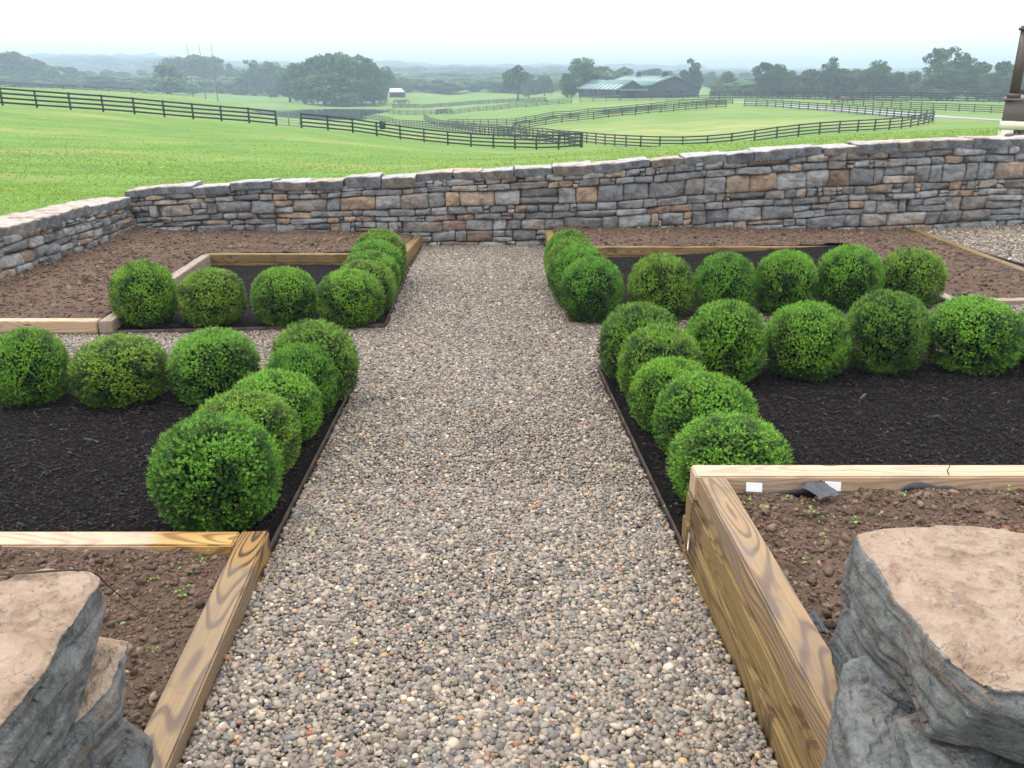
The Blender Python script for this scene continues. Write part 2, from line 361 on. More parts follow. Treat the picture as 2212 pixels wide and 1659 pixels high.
for a in [(700, 234, 325), (560, 224, 340), (830, 229, 345), (850, 209.5, 400), (875, 218, 372), (950, 213, 420), (1150, 210, 430), (730, 226, 352),
          (1250, 211.5, 300), (1460, 212, 290), (1600, 208, 330), (1750, 213, 290), (1950, 214, 280), (2150, 218, 270),
          (0, 187, 460), (200, 192.5, 460), (400, 202, 440), (560, 213, 420), (0, 185, 700), (200, 189, 700), (400, 193, 700), (600, 198, 700),
          (100, 172, 1250), (500, 176, 1250), (900, 180, 950), (1300, 180, 900), (1700, 180, 900), (2200, 182, 900),
          (50, 146, 1800), (500, 148, 1900), (1000, 152, 2000), (1500, 158, 2000), (2100, 160, 2000),
          (-900, 150, 2000), (3100, 160, 2000), (-900, 185, 500), (3200, 200, 500), (0, 150, 4500), (1100, 151, 4500), (2200, 154, 4500), (-1500, 150, 4500), (3700, 154, 4500),
          (1384, 300, 118), (1500, 285, 128), (1650, 262, 138), (1800, 262, 128), (1300, 280, 135), (2100, 285, 92), (2150, 292, 60), (1900, 296, 78)]:
    p = P(*a); ctrl.append((p.x, p.y, p.z))
for X, Y, z in [(-7.6, 8, .0), (-7.8, 12, -.02), (-7.5, 15.6, -.03), (-3, 15.8, .10), (0, 16, .16), (4, 16, .36), (8, 16, .58), (13, 16, .8), (20, 18, 1.0), (-12, 12, .0), (-20, 20, .1), (-14, 3, .3), (-20, -20, .6),
                (0, -30, .6), (25, 0, .8), (40, -20, 1), (30, 25, .9), (-3, 24, -.45), (0, 24, -.30), (6, 24, .10), (12, 24, .45), (-10, 24, -.35), (-9, 40, -.9), (3, 40, -1.1), (14, 38, -.3), (-20, 40, -.5), (-30, 55, -.3), (25, 50, -.8), (0, 60, -2.9), (20, 70, -3.0),
                (-80, 60, .8), (-80, 0, 1.5), (90, 40, 0), (90, 100, -2.5), (0, -200, 3), (-300, 0, 6), (300, 0, 4), (-500, 500, 2), (500, 500, -2)]:
    ctrl.append((X, Y, z))
ctrl = np.array(ctrl)
wu = lambda a: np.arcsinh(np.asarray(a, float) / 14.0)
CU = np.stack([wu(ctrl[:, 0]), wu(ctrl[:, 1])], 1)
def _k(r2): return .5 * r2 * np.log(r2 + 1e-9)
_n = len(ctrl); _D = ((CU[:, None] - CU[None]) ** 2).sum(-1)
_A = np.zeros((_n + 3, _n + 3)); _A[:_n, :_n] = _k(_D) + np.eye(_n) * .0012; _A[:_n, _n] = 1; _A[:_n, _n + 1:] = CU; _A[_n:, :_n] = _A[:_n, _n:].T
# the farther the point the larger an error in metres may be
_A[:_n, :_n] += np.diag((ctrl[:, 1].clip(10) / 100) ** 2 * .0004)
_w = np.linalg.solve(_A, np.concatenate([ctrl[:, 2], [0, 0, 0]]))
POND = [(440, 236), (520, 235), (600, 236.5), (700, 235), (800, 236), (842, 238), (835, 243), (800, 247), (780, 252), (790, 257), (770, 260), (700, 257), (620, 254), (560, 250), (500, 246), (440, 241)]
def onwl(px, py):
    Y = (H0 - WL) / T(py); return ((px - 1106) / F * Y / fw(py), Y)
PONDXY = np.array([onwl(*a) for a in POND])
def polydist(x, y, poly):       # signed distance, negative inside
    d = np.full(x.shape, 1e9); ins = np.zeros(x.shape, bool); n = len(poly)
    for i in range(n):
        ax, ay = poly[i]; bx, by = poly[(i + 1) % n]
        vx, vy = bx - ax, by - ay; t = np.clip(((x - ax) * vx + (y - ay) * vy) / (vx * vx + vy * vy + 1e-9), 0, 1)
        d = np.minimum(d, np.hypot(x - ax - t * vx, y - ay - t * vy))
        c = ((ay > y) != (by > y)) & (x < (bx - ax) * (y - ay) / (by - ay + 1e-12) + ax); ins ^= c
    return np.where(ins, -d, d)
def HT(x, y):
    x = np.atleast_1d(np.asarray(x, float)); y = np.atleast_1d(np.asarray(y, float))
    u = np.stack([wu(x), wu(y)], 1); z = np.zeros(len(x))
    for s in range(0, len(x), 20000):
        q = u[s:s + 20000]; D = ((q[:, None] - CU[None]) ** 2).sum(-1)
        z[s:s + 20000] = _k(D) @ _w[:_n] + _w[_n] + q @ _w[_n + 1:]
    m = (y > 180) & (y < 420) & (x < 20) & (x > -160)
    if m.any():
        d = polydist(x[m], y[m], PONDXY)
        tgt = np.where(d < 0, WL - .15 - np.clip(-d, 0, 8) * .12, WL + .02 + d * .05)
        w = np.clip(1 - d / 22.0, 0, 1); w = w * w * (3 - 2 * w)
        z[m] = z[m] * (1 - w) + tgt * w
        z[m] = np.where((d >= 0) & (w > 0), np.maximum(z[m], WL + .05), z[m])
    return z
def garden_z(x, y):
    x = np.asarray(x, float); y = np.asarray(y, float)
    return -.045 * y + .05 * np.clip(x - 1.5, 0, 9)
def inside_garden(x, y):
    e = np.minimum.reduce([x + 6.9, 15.05 - y, 40 - x, y + 25])
    return np.clip(e / .25, 0, 1)
def terrain_z(x, y):
    z = HT(x, y); i = inside_garden(np.asarray(x), np.asarray(y))
    return z * (1 - i) + i * np.minimum(z, -1.5)
def nodes(lim_lo, lim_hi, step, grow, c=0):
    a = [c]; s = step
    while a[-1] < lim_hi: a.append(a[-1] + s); s *= grow
    b = [c]; s = step
    while b[-1] > lim_lo: b.append(b[-1] - s); s *= grow
    return np.array(sorted(set(b + a)))
gx = nodes(-6000, 6000, .5, 1.028); gy = nodes(-400, 9000, .35, 1.021, 14)
gx = np.sort(np.concatenate([gx, [-6.9, -6.65]])); gy = np.sort(np.concatenate([gy, [14.8, 15.05]]))
X, Y = np.meshgrid(gx, gy, indexing='ij'); X = X.ravel(); Y = Y.ravel()
Z = terrain_z(X, Y)
near = np.clip(1 - np.hypot(X, Y) / 60, 0, 1)
Z += fbm(np.stack([X, Y, X * 0], 1) * .6, 3, 4) * .05 * (inside_garden(X, Y) < .01) * near
tag(link('terrain', mesh('terrain', np.stack([X, Y, Z], 1), grid_faces(len(gx), len(gy)), M['grass'], True)), 'rolling green pasture with mown grass and dry tan patches beyond the garden wall', None, None, 'structure')
# pond
pv = np.concatenate([[[PONDXY[:, 0].mean(), PONDXY[:, 1].mean()]], PONDXY + (PONDXY - PONDXY.mean(0)) * .02])
n = len(PONDXY)
tag(link('pond_water', mesh('pond_water', np.c_[pv, np.full(n + 1, WL)], np.array([[0, 1 + i, 1 + (i + 1) % n] for i in range(n)]), M['water'])), 'dark still pond in front of the big clump of trees', None, None, 'structure')
# drive: a ribbon that follows the ground
def resample(pts, step):
    pts = np.array([[p[0], p[1]] for p in pts]); seg = np.hypot(*np.diff(pts, axis=0).T); L = np.concatenate([[0], np.cumsum(seg)])
    n = max(2, int(round(L[-1] / step)) + 1); s = np.linspace(0, L[-1], n)
    return np.stack([np.interp(s, L, pts[:, 0]), np.interp(s, L, pts[:, 1])], 1)
rp = resample([P(*a) for a in ROAD], 2.0)
for _ in range(6): rp[1:-1] = (rp[:-2] + rp[1:-1] * 2 + rp[2:]) / 4
d = np.gradient(rp, axis=0); d /= np.linalg.norm(d, axis=1)[:, None]; nn = np.stack([-d[:, 1], d[:, 0]], 1)
V = []
for k in (-1.9, -.9, 0, .9, 1.9):
    q = rp + nn * k; V.append(np.c_[q, HT(q[:, 0], q[:, 1]) + (.10 if abs(k) < 1.5 else .04)])
tag(link('road', mesh('road', np.concatenate(V), grid_faces(5, len(rp)), M['road'], True)), 'pale gravel farm drive running between the paddock fences', None, None, 'structure')
# ------------------------------------------------------------------ garden ground
PL = np.array([(.5, -1.10), (2.2, -1.13), (3.76, -1.215), (6.73, -1.295), (8.68, -1.33), (12.4, -1.5), (14.8, -1.55)])
PR = np.array([(.5, .93), (2.2, .905), (3.8, .863), (7.1, .745), (8.9, .63), (13.1, .585), (14.8, .56)])
xl = lambda y: np.interp(y, PL[:, 0], PL[:, 1])
xr = lambda y: np.interp(y, PR[:, 0], PR[:, 1])
def sheet(name, poly, zf, step, mat, amp=0, nsc=6, seed=1, jitter=True, smooth=True, edge=0.):
    poly = np.array(poly, float); lo = poly.min(0); hi = poly.max(0)
    xs = np.arange(lo[0], hi[0] + step, step); ys = np.arange(lo[1], hi[1] + step, step)
    X, Y = np.meshgrid(xs, ys, indexing='ij'); sh = X.shape; X = X.ravel(); Y = Y.ravel()
    d = polydist(X, Y, poly)
    # pull the vertices just outside onto the outline so the border is clean
    m = (d > 0) & (d < step * 1.6)
    if m.any():
        e = 1e-4
        gxx = (polydist(X[m] + e, Y[m], poly) - d[m]) / e; gyy = (polydist(X[m], Y[m] + e, poly) - d[m]) / e
        X[m] -= gxx * d[m]; Y[m] -= gyy * d[m]
    keep = d < step * 1.6
    Z = zf(X, Y)
    if amp:
        p = np.stack([X, Y, X * 0 + seed], 1)
        n = fbm(p * nsc, seed, 5, .55); n2 = 1 - np.abs(fbm(p * nsc * 2.1, seed + 9, 4, .6)) * 2
        w = np.clip((-d) / .06, 0, 1) if edge else 1
        Z = Z + amp * (n + .5 * n2 - .3) * w
    f = grid_faces(*sh); f = f[keep[f].all(1)]
    used = np.unique(f); mp = np.full(len(X), -1); mp[used] = np.arange(len(used))
    return link(name, mesh(name, np.stack([X, Y, Z], 1)[used], mp[f], mat, smooth))
o = sheet('ground', [(-6.85, -6), (22, -6), (22, 14.95), (-6.85, 14.95)], lambda x, y: garden_z(x, y) - .035, .25, M['gravel_ground'])
tag(o, 'bare compacted ground under the gravel of the garden', None, None, 'structure')
pathpoly = [(xl(y), y) for y in (.5, 2.2, 3.76, 6.73)] + [(-6.6, 6.73), (-6.6, 8.34), (-4.1, 8.40), (-1.33, 8.68)] + [(xl(y), y) for y in (12.4, 14.78)] + \
           [(xr(y), y) for y in (14.78, 13.1, 8.9)] + [(4.7, 9.0), (11, 9.05), (11, 7.15)] + [(xr(y), y) for y in (7.1, 3.8, 2.2, .5)]
tag(sheet('gravel_path', pathpoly, lambda x, y: garden_z(x, y) - .018, .08, M['gravel_ground'], .006, 3), 'cross shaped garden path of river gravel between the beds', None, None, 'structure')
tag(sheet('gravel_yard', [(6.75, 9.1), (15, 9.1), (15, 14.78), (6.75, 14.78)], lambda x, y: garden_z(x, y) - .018, .15, M['gravel_ground'], .006, 3, 4), 'grey gravel area at the far right against the stone wall', None, None, 'structure')

# ------------------------------------------------------------------ gravel: loose river pebbles
def pebble_protos(V, n=10):
    out = []
    for k in range(n):
        s = V * np.array([1.12, rng.uniform(.70, .98), rng.uniform(.38, .66)])
        s = s * (1 + .09 * fbm(V * .9 + k * 7, 40 + k, 2)[:, None])
        s = np.sign(s) * np.abs(s) ** rng.uniform(.86, 1.0)
        out.append(s)
    return np.array(out)
PAL = np.array([1.05, .95, .84]) * .92 * np.array([(.21, .185, .155), (.255, .225, .19), (.16, .14, .12), (.32, .285, .235), (.42, .375, .31), (.115, .105, .095), (.19, .19, .18), (.055, .058, .062), (.14, .16, .175), (.40, .29, .16), (.30, .15, .085), (.27, .105, .075), (.58, .54, .47), (.12, .15, .13)])
PW = np.array([20, 18, 14, 14, 7, 9, 8, 5, 3, 2.6, 1.1, .4, 1.0, 1.2]); PW = PW / PW.sum()
def pebbles(region, x0, x1, y0, y1, step, lay, big, V, Fc, protos):
    xs = np.arange(x0, x1, step); ys = np.arange(y0, y1, step * .87)
    X, Y = np.meshgrid(xs, ys, indexing='ij'); X = X.ravel(); Y = Y.ravel()
    P_, S_, C_ = [], [], []
    for l in range(lay):
        x = X + rng.uniform(-.6, .6, len(X)) * step; y = Y + rng.uniform(-.6, .6, len(X)) * step
        k = region(x, y) & (rng.random(len(x)) < (1 if l == 0 else .62)); x = x[k]; y = y[k]
        s = big * np.exp(rng.normal(0, .30, len(x))).clip(.45, 2.1)
        patch = .5 + .5 * fbm(np.stack([x, y, x * 0], 1) * 1.1, 21, 3); s = s * (.78 + .5 * patch)
        z = garden_z(x, y) - .014 + l * big * .75 + rng.uniform(-.3, .5, len(x)) * big + .006 * fbm(np.stack([x, y, x * 0], 1) * 2.2, 23, 3)
        P_.append(np.stack([x, y, z], 1)); S_.append(s)
        c = PAL[rng.choice(len(PAL), len(x), p=PW)] * rng.uniform(.78, 1.25, len(x))[:, None]
        C_.append(c)
    P_ = np.concatenate(P_); S_ = np.concatenate(S_); C_ = np.concatenate(C_)
    return scatter(protos, Fc, P_, np.repeat(S_[:, None], 3, 1), rand_rot(len(P_), .42), C_)
def in_path(x, y):
    side_l = (x > -6.5) & (x < xl(y) + .02) & (y > 6.76) & (y < np.interp(x, [-6.6, -4.1, -1.33], [8.32, 8.36, 8.64]))
    side_r = (x > xr(y) - .02) & (x < 10.5) & (y > 7.16) & (y < 8.9)
    return ((x > xl(y) + .012) & (x < xr(y) - .012) & (y < 14.76)) | side_l | side_r
PB2, PB1 = pebble_protos(ICO2[0]), pebble_protos(ICO1[0])
def gravel(name, label, *a, smooth=True, Fc=None):
    v, f, c = pebbles(*a)
    tag(link(name, mesh(name, v, f, M['pebble'], smooth, c)), label, None, None, 'stuff')
gravel('gravel', 'rounded wet river gravel on the near part of the main path', in_path, -1.3, .97, 1.2, 4.6, .0160, 2, .0098, ICO2[0], ICO2[1], PB2)
gravel('gravel', 'river gravel on the middle part of the main path', in_path, -1.4, .92, 4.6, 6.76, .0172, 2, .0102, ICO1[0], ICO1[1], PB1)
gravel('gravel', 'river gravel at the crossing and on both side paths', in_path, -6.5, 10.5, 6.76, 9.02, .020, 2, .0115, ICO1[0], ICO1[1], PB1)
gravel('gravel', 'river gravel on the far end of the main path by the wall', in_path, -1.6, .75, 9.02, 14.76, .022, 2, .0125, ICO1[0], ICO1[1], PB1)
gravel('gravel', 'loose gravel of the yard at the foot of the wall on the right', lambda x, y: (x > 6.78) & (y < 14.75), 6.7, 11.5, 9.2, 14.76, .034, 1, .018, ICO1[0], ICO1[1], PB1)

# ------------------------------------------------------------------ mulch beds
MUL = {
 'front left': [(-9, 3.70), (-1.24, 3.70), (xl(3.76) - .02, 3.80), (xl(6.7) - .02, 6.70), (-6.6, 6.70), (-6.6, 3.70)][1:] ,
 'front right': [(xr(3.9) + .02, 3.88), (9, 3.88), (9, 7.14), (xr(7.1) + .02, 7.14)],
 'rear left': [(-4.10, 8.46), (xl(8.7) - .02, 8.70), (xl(12.4) - .02, 12.52), (-4.45, 12.52)],
 'rear right': [(xr(8.9) + .02, 8.94), (4.72, 9.02), (5.0, 13.22), (xr(13.1) + .02, 13.22)]}
MUL['front left'] = [(-6.7, 3.70), (-1.24, 3.70), (xl(3.9) - .02, 3.9), (xl(6.7) - .02, 6.70), (-6.7, 6.70)]
CH = np.array([[-1, -1, -1], [1, -1, -.6], [1, 1, -.8], [-1, 1, -1], [-.8, -.7, 1], [.9, -.6, .7], [.8, .9, 1], [-1, .6, .8]], float)
CF = np.array([[0, 3, 2, 1], [4, 5, 6, 7], [0, 1, 5, 4], [1, 2, 6, 5], [2, 3, 7, 6], [3, 0, 4, 7]])
def mulch_z(x, y): return garden_z(x, y) + .022 + .02 * fbm(np.stack([x, y, x * 0], 1) * 1.3, 5, 2)
for k, (nm, poly) in enumerate(MUL.items()):
    nearb = 'front' in nm
    tag(sheet('mulch_bed', poly, mulch_z, .02 if nearb else .05, M['mulch'], .016 if nearb else .014, 9, 30 + k, edge=1), 'black bark mulch bed in the %s of the garden' % nm, None, None, 'structure')
    poly = np.array(poly); lo, hi = poly.min(0), poly.max(0); A = (hi - lo).prod()
    n = int(A * (4600 if nearb else 1000)); x = rng.uniform(lo[0], hi[0], n); y = rng.uniform(lo[1], hi[1], n)
    q = polydist(x, y, poly) < -.03; x = x[q]; y = y[q]; n = len(x)
    L = np.exp(rng.normal(0, .5, n)) * .0070; W = L * rng.uniform(.10, .34, n); H = W * rng.uniform(.2, .6, n)
    g = np.exp(rng.normal(0, .55, n))[:, None]; c = np.array([(.0150, .0118, .0108)]) * g
    lt = rng.random(n) < .025; c[lt] = np.array([.10, .09, .085]) * rng.uniform(.5, 1.3, (lt.sum(), 1))
    z = mulch_z(x, y) + rng.uniform(.004, .018, n)
    v, f, cc = scatter(CH[None] * 1.0, CF, np.stack([x, y, z], 1), np.stack([L, W, H], 1), rand_rot(n, .3), c)
    tag(link('mulch', mesh('mulch', v, f, M['chip'], False, cc)), 'shredded dark bark chips lying on the %s bed' % nm, None, None, 'stuff')

# ------------------------------------------------------------------ steel edging
def edging(pts, label):
    mb = MB(); pts = np.array(pts)
    pts = resample(pts, .25)
    for i in range(len(pts) - 1):
        a, b = pts[i], pts[i + 1]; za, zb = float(garden_z(*a)), float(garden_z(*b))
        w = .004 * math.sin(i * 1.7)
        mb.bar((a[0], a[1], za - .012), (b[0], b[1], zb - .012), .004, .08)
    return tag(mb.obj('steel_edging', M['steel']), label, 'garden edging', 'steel edging strips along the mulch beds')
e = .006
edging([(xl(y) - e, y) for y in (3.80, 5.2, 6.72)] + [(-6.6, 6.72)], 'rusty steel edging strip around the front left mulch bed')
edging([(xr(y) + e, y) for y in (3.84, 5.2, 7.14)] + [(9, 7.14)], 'rusty steel edging strip around the front right mulch bed')
edging([(-4.0, 8.40), (xl(8.68) - e, 8.68)] + [(xl(y) - e, y) for y in (10, 12.4)], 'thin dark edging strip around the rear left mulch bed')
edging([(4.6, 8.95), (xr(8.9) + e, 8.9)] + [(xr(y) + e, y) for y in (10, 13.0)], 'thin dark edging strip around the rear right mulch bed')

# ------------------------------------------------------------------ timber frames
def timber(parent, a, b, w, h, mat, label=None, seed=0):
    """a, b: ends of the centre line of the top face"""
    a = Vector(a); b = Vector(b); L = (b - a).length
    bm = bmesh.new(); bmesh.ops.create_cube(bm, size=1)
    bmesh.ops.scale(bm, vec=(L, w, h), verts=bm.verts)
    bmesh.ops.translate(bm, vec=(0, 0, -h / 2), verts=bm.verts)
    bmesh.ops.bevel(bm, geom=bm.edges[:], offset=.008, segments=2, affect='EDGES')
    me = bpy.data.meshes.new('timber'); bm.to_mesh(me); bm.free(); me.materials.append(M[mat])
    o = link('timber', me, parent); o.location = (a + b) / 2
    dx = b - a; o.rotation_euler = (0, -math.atan2(dx.z, math.hypot(dx.x, dx.y)), math.atan2(dx.y, dx.x))
    if label: o['label'] = label
    return o
TW = .138
fr = tag(empty('raised_bed_frame', (1, 3.8, 0)), 'tall raised bed frame of three stacked pine timbers, front right of the path', 'raised bed frame', 'timber frames of the raised beds')
I = fr.matrix_world.copy()
def sub(o, root):               # keep world placement under an Empty that is not at the origin
    o.parent = root; o.location = Vector(o.location) - Vector(root.location)
    return o
def tset(root, *a, **k): return sub(timber(None, *a, **k), root)
for j in range(4):
    z = .25 - j * .137; off = -.021 * j
    tset(fr, (.956 + off + TW / 2, 2.0, z), (.905 + off + TW / 2, 3.768, z), TW, .134, 'timber' if j == 0 else 'timber_stained')
    tset(fr, (.895 + off * .5, 3.84, z), (7.5, 3.84, z), TW, .134, 'timber_pale' if j == 0 else 'timber_gold')
fl = tag(empty('raised_bed_frame', (-1.3, 3.7, -.1)), 'low raised bed frame of striped pine timbers, front left of the path', 'raised bed frame', 'timber frames of the raised beds')
for j in range(2):
    z = -.045 - j * .137
    tset(fl, (-1.112 - TW / 2, 1.95, z), (-1.207 - TW / 2, 3.762, z + .003), TW, .134, 'timber_wet' if j == 0 else 'timber_gold')
    tset(fl, (-6.9, 3.694, z), (-1.277 - TW / 2 - .003, 3.694, z), TW, .134, 'timber_pale_wet' if j == 0 else 'timber_gold')
g = tag(empty('raised_bed_frame', (-4, 10, -.4)), 'low timber border around the brown soil of the rear left bed', 'raised bed frame', 'timber frames of the raised beds')
for j in range(2):
    d = j * .125
    tset(g, (-6.4, 8.41, -.24 - d), (-4.19, 8.41, -.245 - d), TW, .122, 'timber_pale' if j == 0 else 'timber_grey')
    tset(g, (-4.10, 8.34, -.243 - d), (-4.50, 12.495, -.385 - d), TW, .122, 'timber_grey')
    tset(g, (-4.58, 12.57, -.385 - d), (-1.70, 12.57, -.385 - d), TW, .122, 'timber_gold')
    tset(g, (-1.63, 12.40, -.37 - d), (-1.62, 14.68, -.50 - d), TW, .122, 'timber_gold')
g = tag(empty('raised_bed_frame', (3, 11, -.4)), 'low timber border around the brown soil of the rear right bed', 'raised bed frame', 'timber frames of the raised beds')
for j in range(2):
    d = j * .125
    tset(g, (.655, 13.02, -.42 - d), (.63, 14.68, -.385 - d), TW, .122, 'timber_gold')
    tset(g, (.73, 13.29, -.415 - d), (5.05, 13.29, -.415 - d), TW, .122, 'timber_gold')
    tset(g, (4.80, 9.02, -.20 - d), (5.12, 13.21, -.415 - d), TW, .122, 'timber_grey')
    tset(g, (4.88, 9.02, -.195 - d), (9.5, 9.06, -.10 - d), TW, .122, 'timber_grey')
    tset(g, (6.52, 9.16, -.23 - d), (6.80, 14.68, -.35 - d), TW, .122, 'timber_gold')

# ------------------------------------------------------------------ brown soil
def sm(x, a, b): t = np.clip((x - a) / (b - a), 0, 1); return t * t * (3 - 2 * t)
def soil_fl(x, y): return -.265 - .028 * (y - 8.4) + .10 * sm(-x, 5.6, 6.7) * sm(y, 13.2, 14.9) - .04 * sm(x, -3.2, -1.7) * sm(y, 12.4, 14) + .02 * sm(y, 14.2, 14.8)
def soil_fr(x, y):
    a = -.432 + .05 * (y - 13.3); b = -.225 - .030 * (y - 9.1)
    t = sm(x, 3.5, 5.6); return a * (1 - t) + b * t
def soil_nr(x, y): return .175 + .03 * np.clip(x - 1.1, 0, 1.2) - .03 * sm(y, 3.6, 3.77)
def soil_nl(x, y): return -.105 + .05 * sm(-x, 1.4, 3) + .02 * sm(y, 2.6, 3.6)
SOILS = [('soil_bed', 'crumbly brown soil in the front right raised bed', [(1.085, 1.7), (6.5, 1.7), (6.5, 3.768), (1.045, 3.768)], soil_nr, .012, .036),
         ('soil_bed', 'crumbly brown soil with leaf clippings in the front left raised bed', [(-6.5, 1.7), (-1.26, 1.7), (-1.345, 3.622), (-6.5, 3.622)], soil_nl, .012, .030),
         ('soil_bed', 'raked brown soil of the rear left bed below the stone wall', [(-6.62, 8.48), (-4.19, 8.48), (-4.57, 12.64), (-1.69, 12.64), (-1.69, 14.85), (-6.62, 14.85)], soil_fl, .04, .036),
         ('soil_bed', 'raked brown soil of the rear right bed below the stone wall', [(.70, 13.36), (5.2, 13.36), (4.9, 9.12), (6.45, 9.12), (6.73, 14.85), (.70, 14.85)], soil_fr, .04, .036)]
SOILS[3][2].__setitem__(slice(None), [(.70, 13.36), (5.2, 13.36), (4.87, 9.10), (6.45, 9.12), (6.73, 14.85), (.70, 14.85)])
SV = [ICO2[0] * (1 + .95 * fbm(ICO2[0] * 2.1 + k * 5, 60 + k, 4, .8)[:, None]) * np.array([1.15, .8, .55]) for k in range(10)]
for k, (nm, lab, poly, zf, st, amp) in enumerate(SOILS):
    tag(sheet(nm, poly, zf, st, M['soil'], amp, 7 if k < 2 else 3, 50 + k), lab, None, None, 'structure')
    poly = np.array(poly); lo, hi = poly.min(0), poly.max(0)
    n = int((hi - lo).prod() * (5200 if k < 2 else 500)); x = rng.uniform(lo[0], hi[0], n); y = rng.uniform(lo[1], hi[1], n)
    q = polydist(x, y, poly) < -.015; x = x[q]; y = y[q]; n = len(x)
    s = np.exp(rng.normal(-.15, .66, n)).clip(.3, 4.8) * (.0052 if k < 2 else .009)
    p = np.stack([x, y, x * 0 + 50 + k], 1); nsc = 7 if k < 2 else 3
    zz = zf(x, y) + amp * (fbm(p * nsc, 50 + k, 5, .55) + .5 * (1 - np.abs(fbm(p * nsc * 2.1, 59 + k, 4, .6)) * 2) - .3)
    c = np.array([(.150, .100, .069)]) * np.exp(rng.normal(0, .28, n))[:, None]
    rd = rng.random(n) < .03; c[rd] = np.array([.23, .095, .05]) * rng.uniform(.7, 1.1, (rd.sum(), 1))
    v, f, cc = scatter(np.array(SV), ICO2[1], np.stack([x, y, zz + s * .25], 1), np.repeat(s[:, None], 3, 1), rand_rot(n), c)
    tag(link('soil_clods', mesh('soil_clods', v, f, M['clod'], False, cc)), 'loose clods of earth on the %s' % lab.split(' in the ')[-1].split(' of the ')[-1], None, None, 'stuff')

# green clippings, fallen on the soil, the timber and the gravel
lf = np.array([[0, 0, 0], [.5, .32, .05], [1, 0, .12], [.5, -.32, .05]]) - np.array([.5, 0, 0])
def clippings(pts, label):
    P_ = []
    for (x, y, z, n, r) in pts:
        a = rng.normal(0, r, (n, 2)); P_.append(np.c_[x + a[:, 0], y + a[:, 1], np.full(n, z) + rng.uniform(.006, .022, n)])
    P_ = np.concatenate(P_); n = len(P_); s = rng.uniform(.010, .021, n)
    c = np.array([(.20, .40, .05)]) * rng.uniform(.6, 1.2, (n, 1)) * np.array([1, 1, 1])
    v, f, cc = scatter(lf[None], np.array([[0, 1, 2, 3]]), P_, np.repeat(s[:, None], 3, 1), rand_rot(n, .5), c)
    tag(link('leaf_clippings', mesh('leaf_clippings', v, f, M['leaf'], False, cc)), label, None, None, 'stuff')
def onz(px, py, z): Y = (H0 - z) / T(py); return ((px - 1106) / F * Y / fw(py), Y, z)
L_ = [(70, 1205), (245, 1222), (265, 1235), (300, 1215), (310, 1218), (340, 1225), (345, 1222), (395, 1222), (440, 1213), (455, 1190), (480, 1190), (362, 1205), (360, 1230), (330, 1255), (410, 1250), (395, 1290), (380, 1283), (350, 1320), (275, 1350), (265, 1352), (375, 1370), (420, 1395), (335, 1405), (312, 1395), (450, 1195), (420, 1215), (325, 1162), (300, 1160), (362, 1450), (230, 1240), (400, 1270)]
clippings([(*onz(a, b, -.085), int(rng.integers(1, 6)), .014) for a, b in L_], 'fresh green leaf clippings on the front left soil')
L_ = [(1760, 1112), (1750, 1105), (1735, 1098), (1788, 1118), (1805, 1120), (1660, 1105), (1700, 1080), (1840, 1132), (1785, 1158), (1895, 1110), (1900, 1060), (2135, 1106), (1945, 1068), (2090, 1045), (1790, 1065), (1770, 1090), (1765, 1135), (1885, 1045), (2130, 1050), (1830, 1125), (1850, 1130), (1828, 1260), (1740, 1210), (1780, 1160), (1620, 1090), (2180, 1060)]
clippings([(*onz(a, b, .20), int(rng.integers(2, 7)), .016) for a, b in L_], 'fresh green leaf clippings on the front right soil')
clippings([(*onz(a, b, -.13), 2, .01) for a, b in [(1290, 1300), (1565, 1100), (1340, 1010), (680, 1150), (560, 1185), (1270, 890), (1302, 905), (1442, 1095)]], 'a few green leaf clippings on the gravel and mulch')
clippings([(*onz(a, b, -.25), 4, .05) for a, b in [(220, 640), (205, 650), (262, 640), (150, 645), (260, 665)]] + [(*onz(a, b, -.2), 4, .05) for a, b in [(2080, 628), (2066, 640), (2054, 636)]], 'scattered green clippings at the edge of the rear beds')
# ------------------------------------------------------------------ dry stone walls
def smooth_noise1(x, z, s): return fbm(np.stack([x * 1.3, z * 5, x * 0 + s], 1), s, 2)
STC = np.array([1.68, 1.52, 1.36]) * np.array([(.155, .175, .195), (.185, .205, .225), (.125, .14, .155), (.22, .235, .245), (.19, .18, .165), (.26, .195, .135), (.29, .20, .11), (.22, .14, .09), (.25, .23, .20)])
STW = np.array([22, 22, 14, 12, 10, 6, 4.5, 4.5, 5.]); STW /= STW.sum()
def layout(L, rows, r):
    """rectangles (s0,s1,t0,t1) of irregular courses"""
    hs = r.uniform(.55, 1.5, rows); t = np.concatenate([[0], np.cumsum(hs)]) / hs.sum()
    out = []
    for i in range(rows):
        s = -r.uniform(0, .3)
        while s < L:
            w = r.choice([r.uniform(.16, .28), r.uniform(.28, .46), r.uniform(.46, .70)], p=[.28, .44, .28])
            t0, t1 = t[i], t[i + 1]
            k = r.random()
            if k < .26 and w > .24 and t1 - t0 > .12:      # two thin stones on each other
                m = t0 + (t1 - t0) * r.uniform(.4, .6); out.append((s, s + w, t0, m))
                q = s + w * r.uniform(.35, .65)
                if r.random() < .5: out += [(s, q, m, t1), (q, s + w, m, t1)]
                else: out.append((s, s + w, m, t1))
            elif k < .27: 
                q = s + w * .72; m = t0 + (t1 - t0) * .5; out += [(s, q, t0, t1), (q, s + w, t0, m), (q, s + w, m, t1)]
            else: out.append((s, s + w, t0, t1))
            s += w
    return [(max(a, 0), min(b, L), c, d) for a, b, c, d in out if min(b, L) - max(a, 0) > .05]
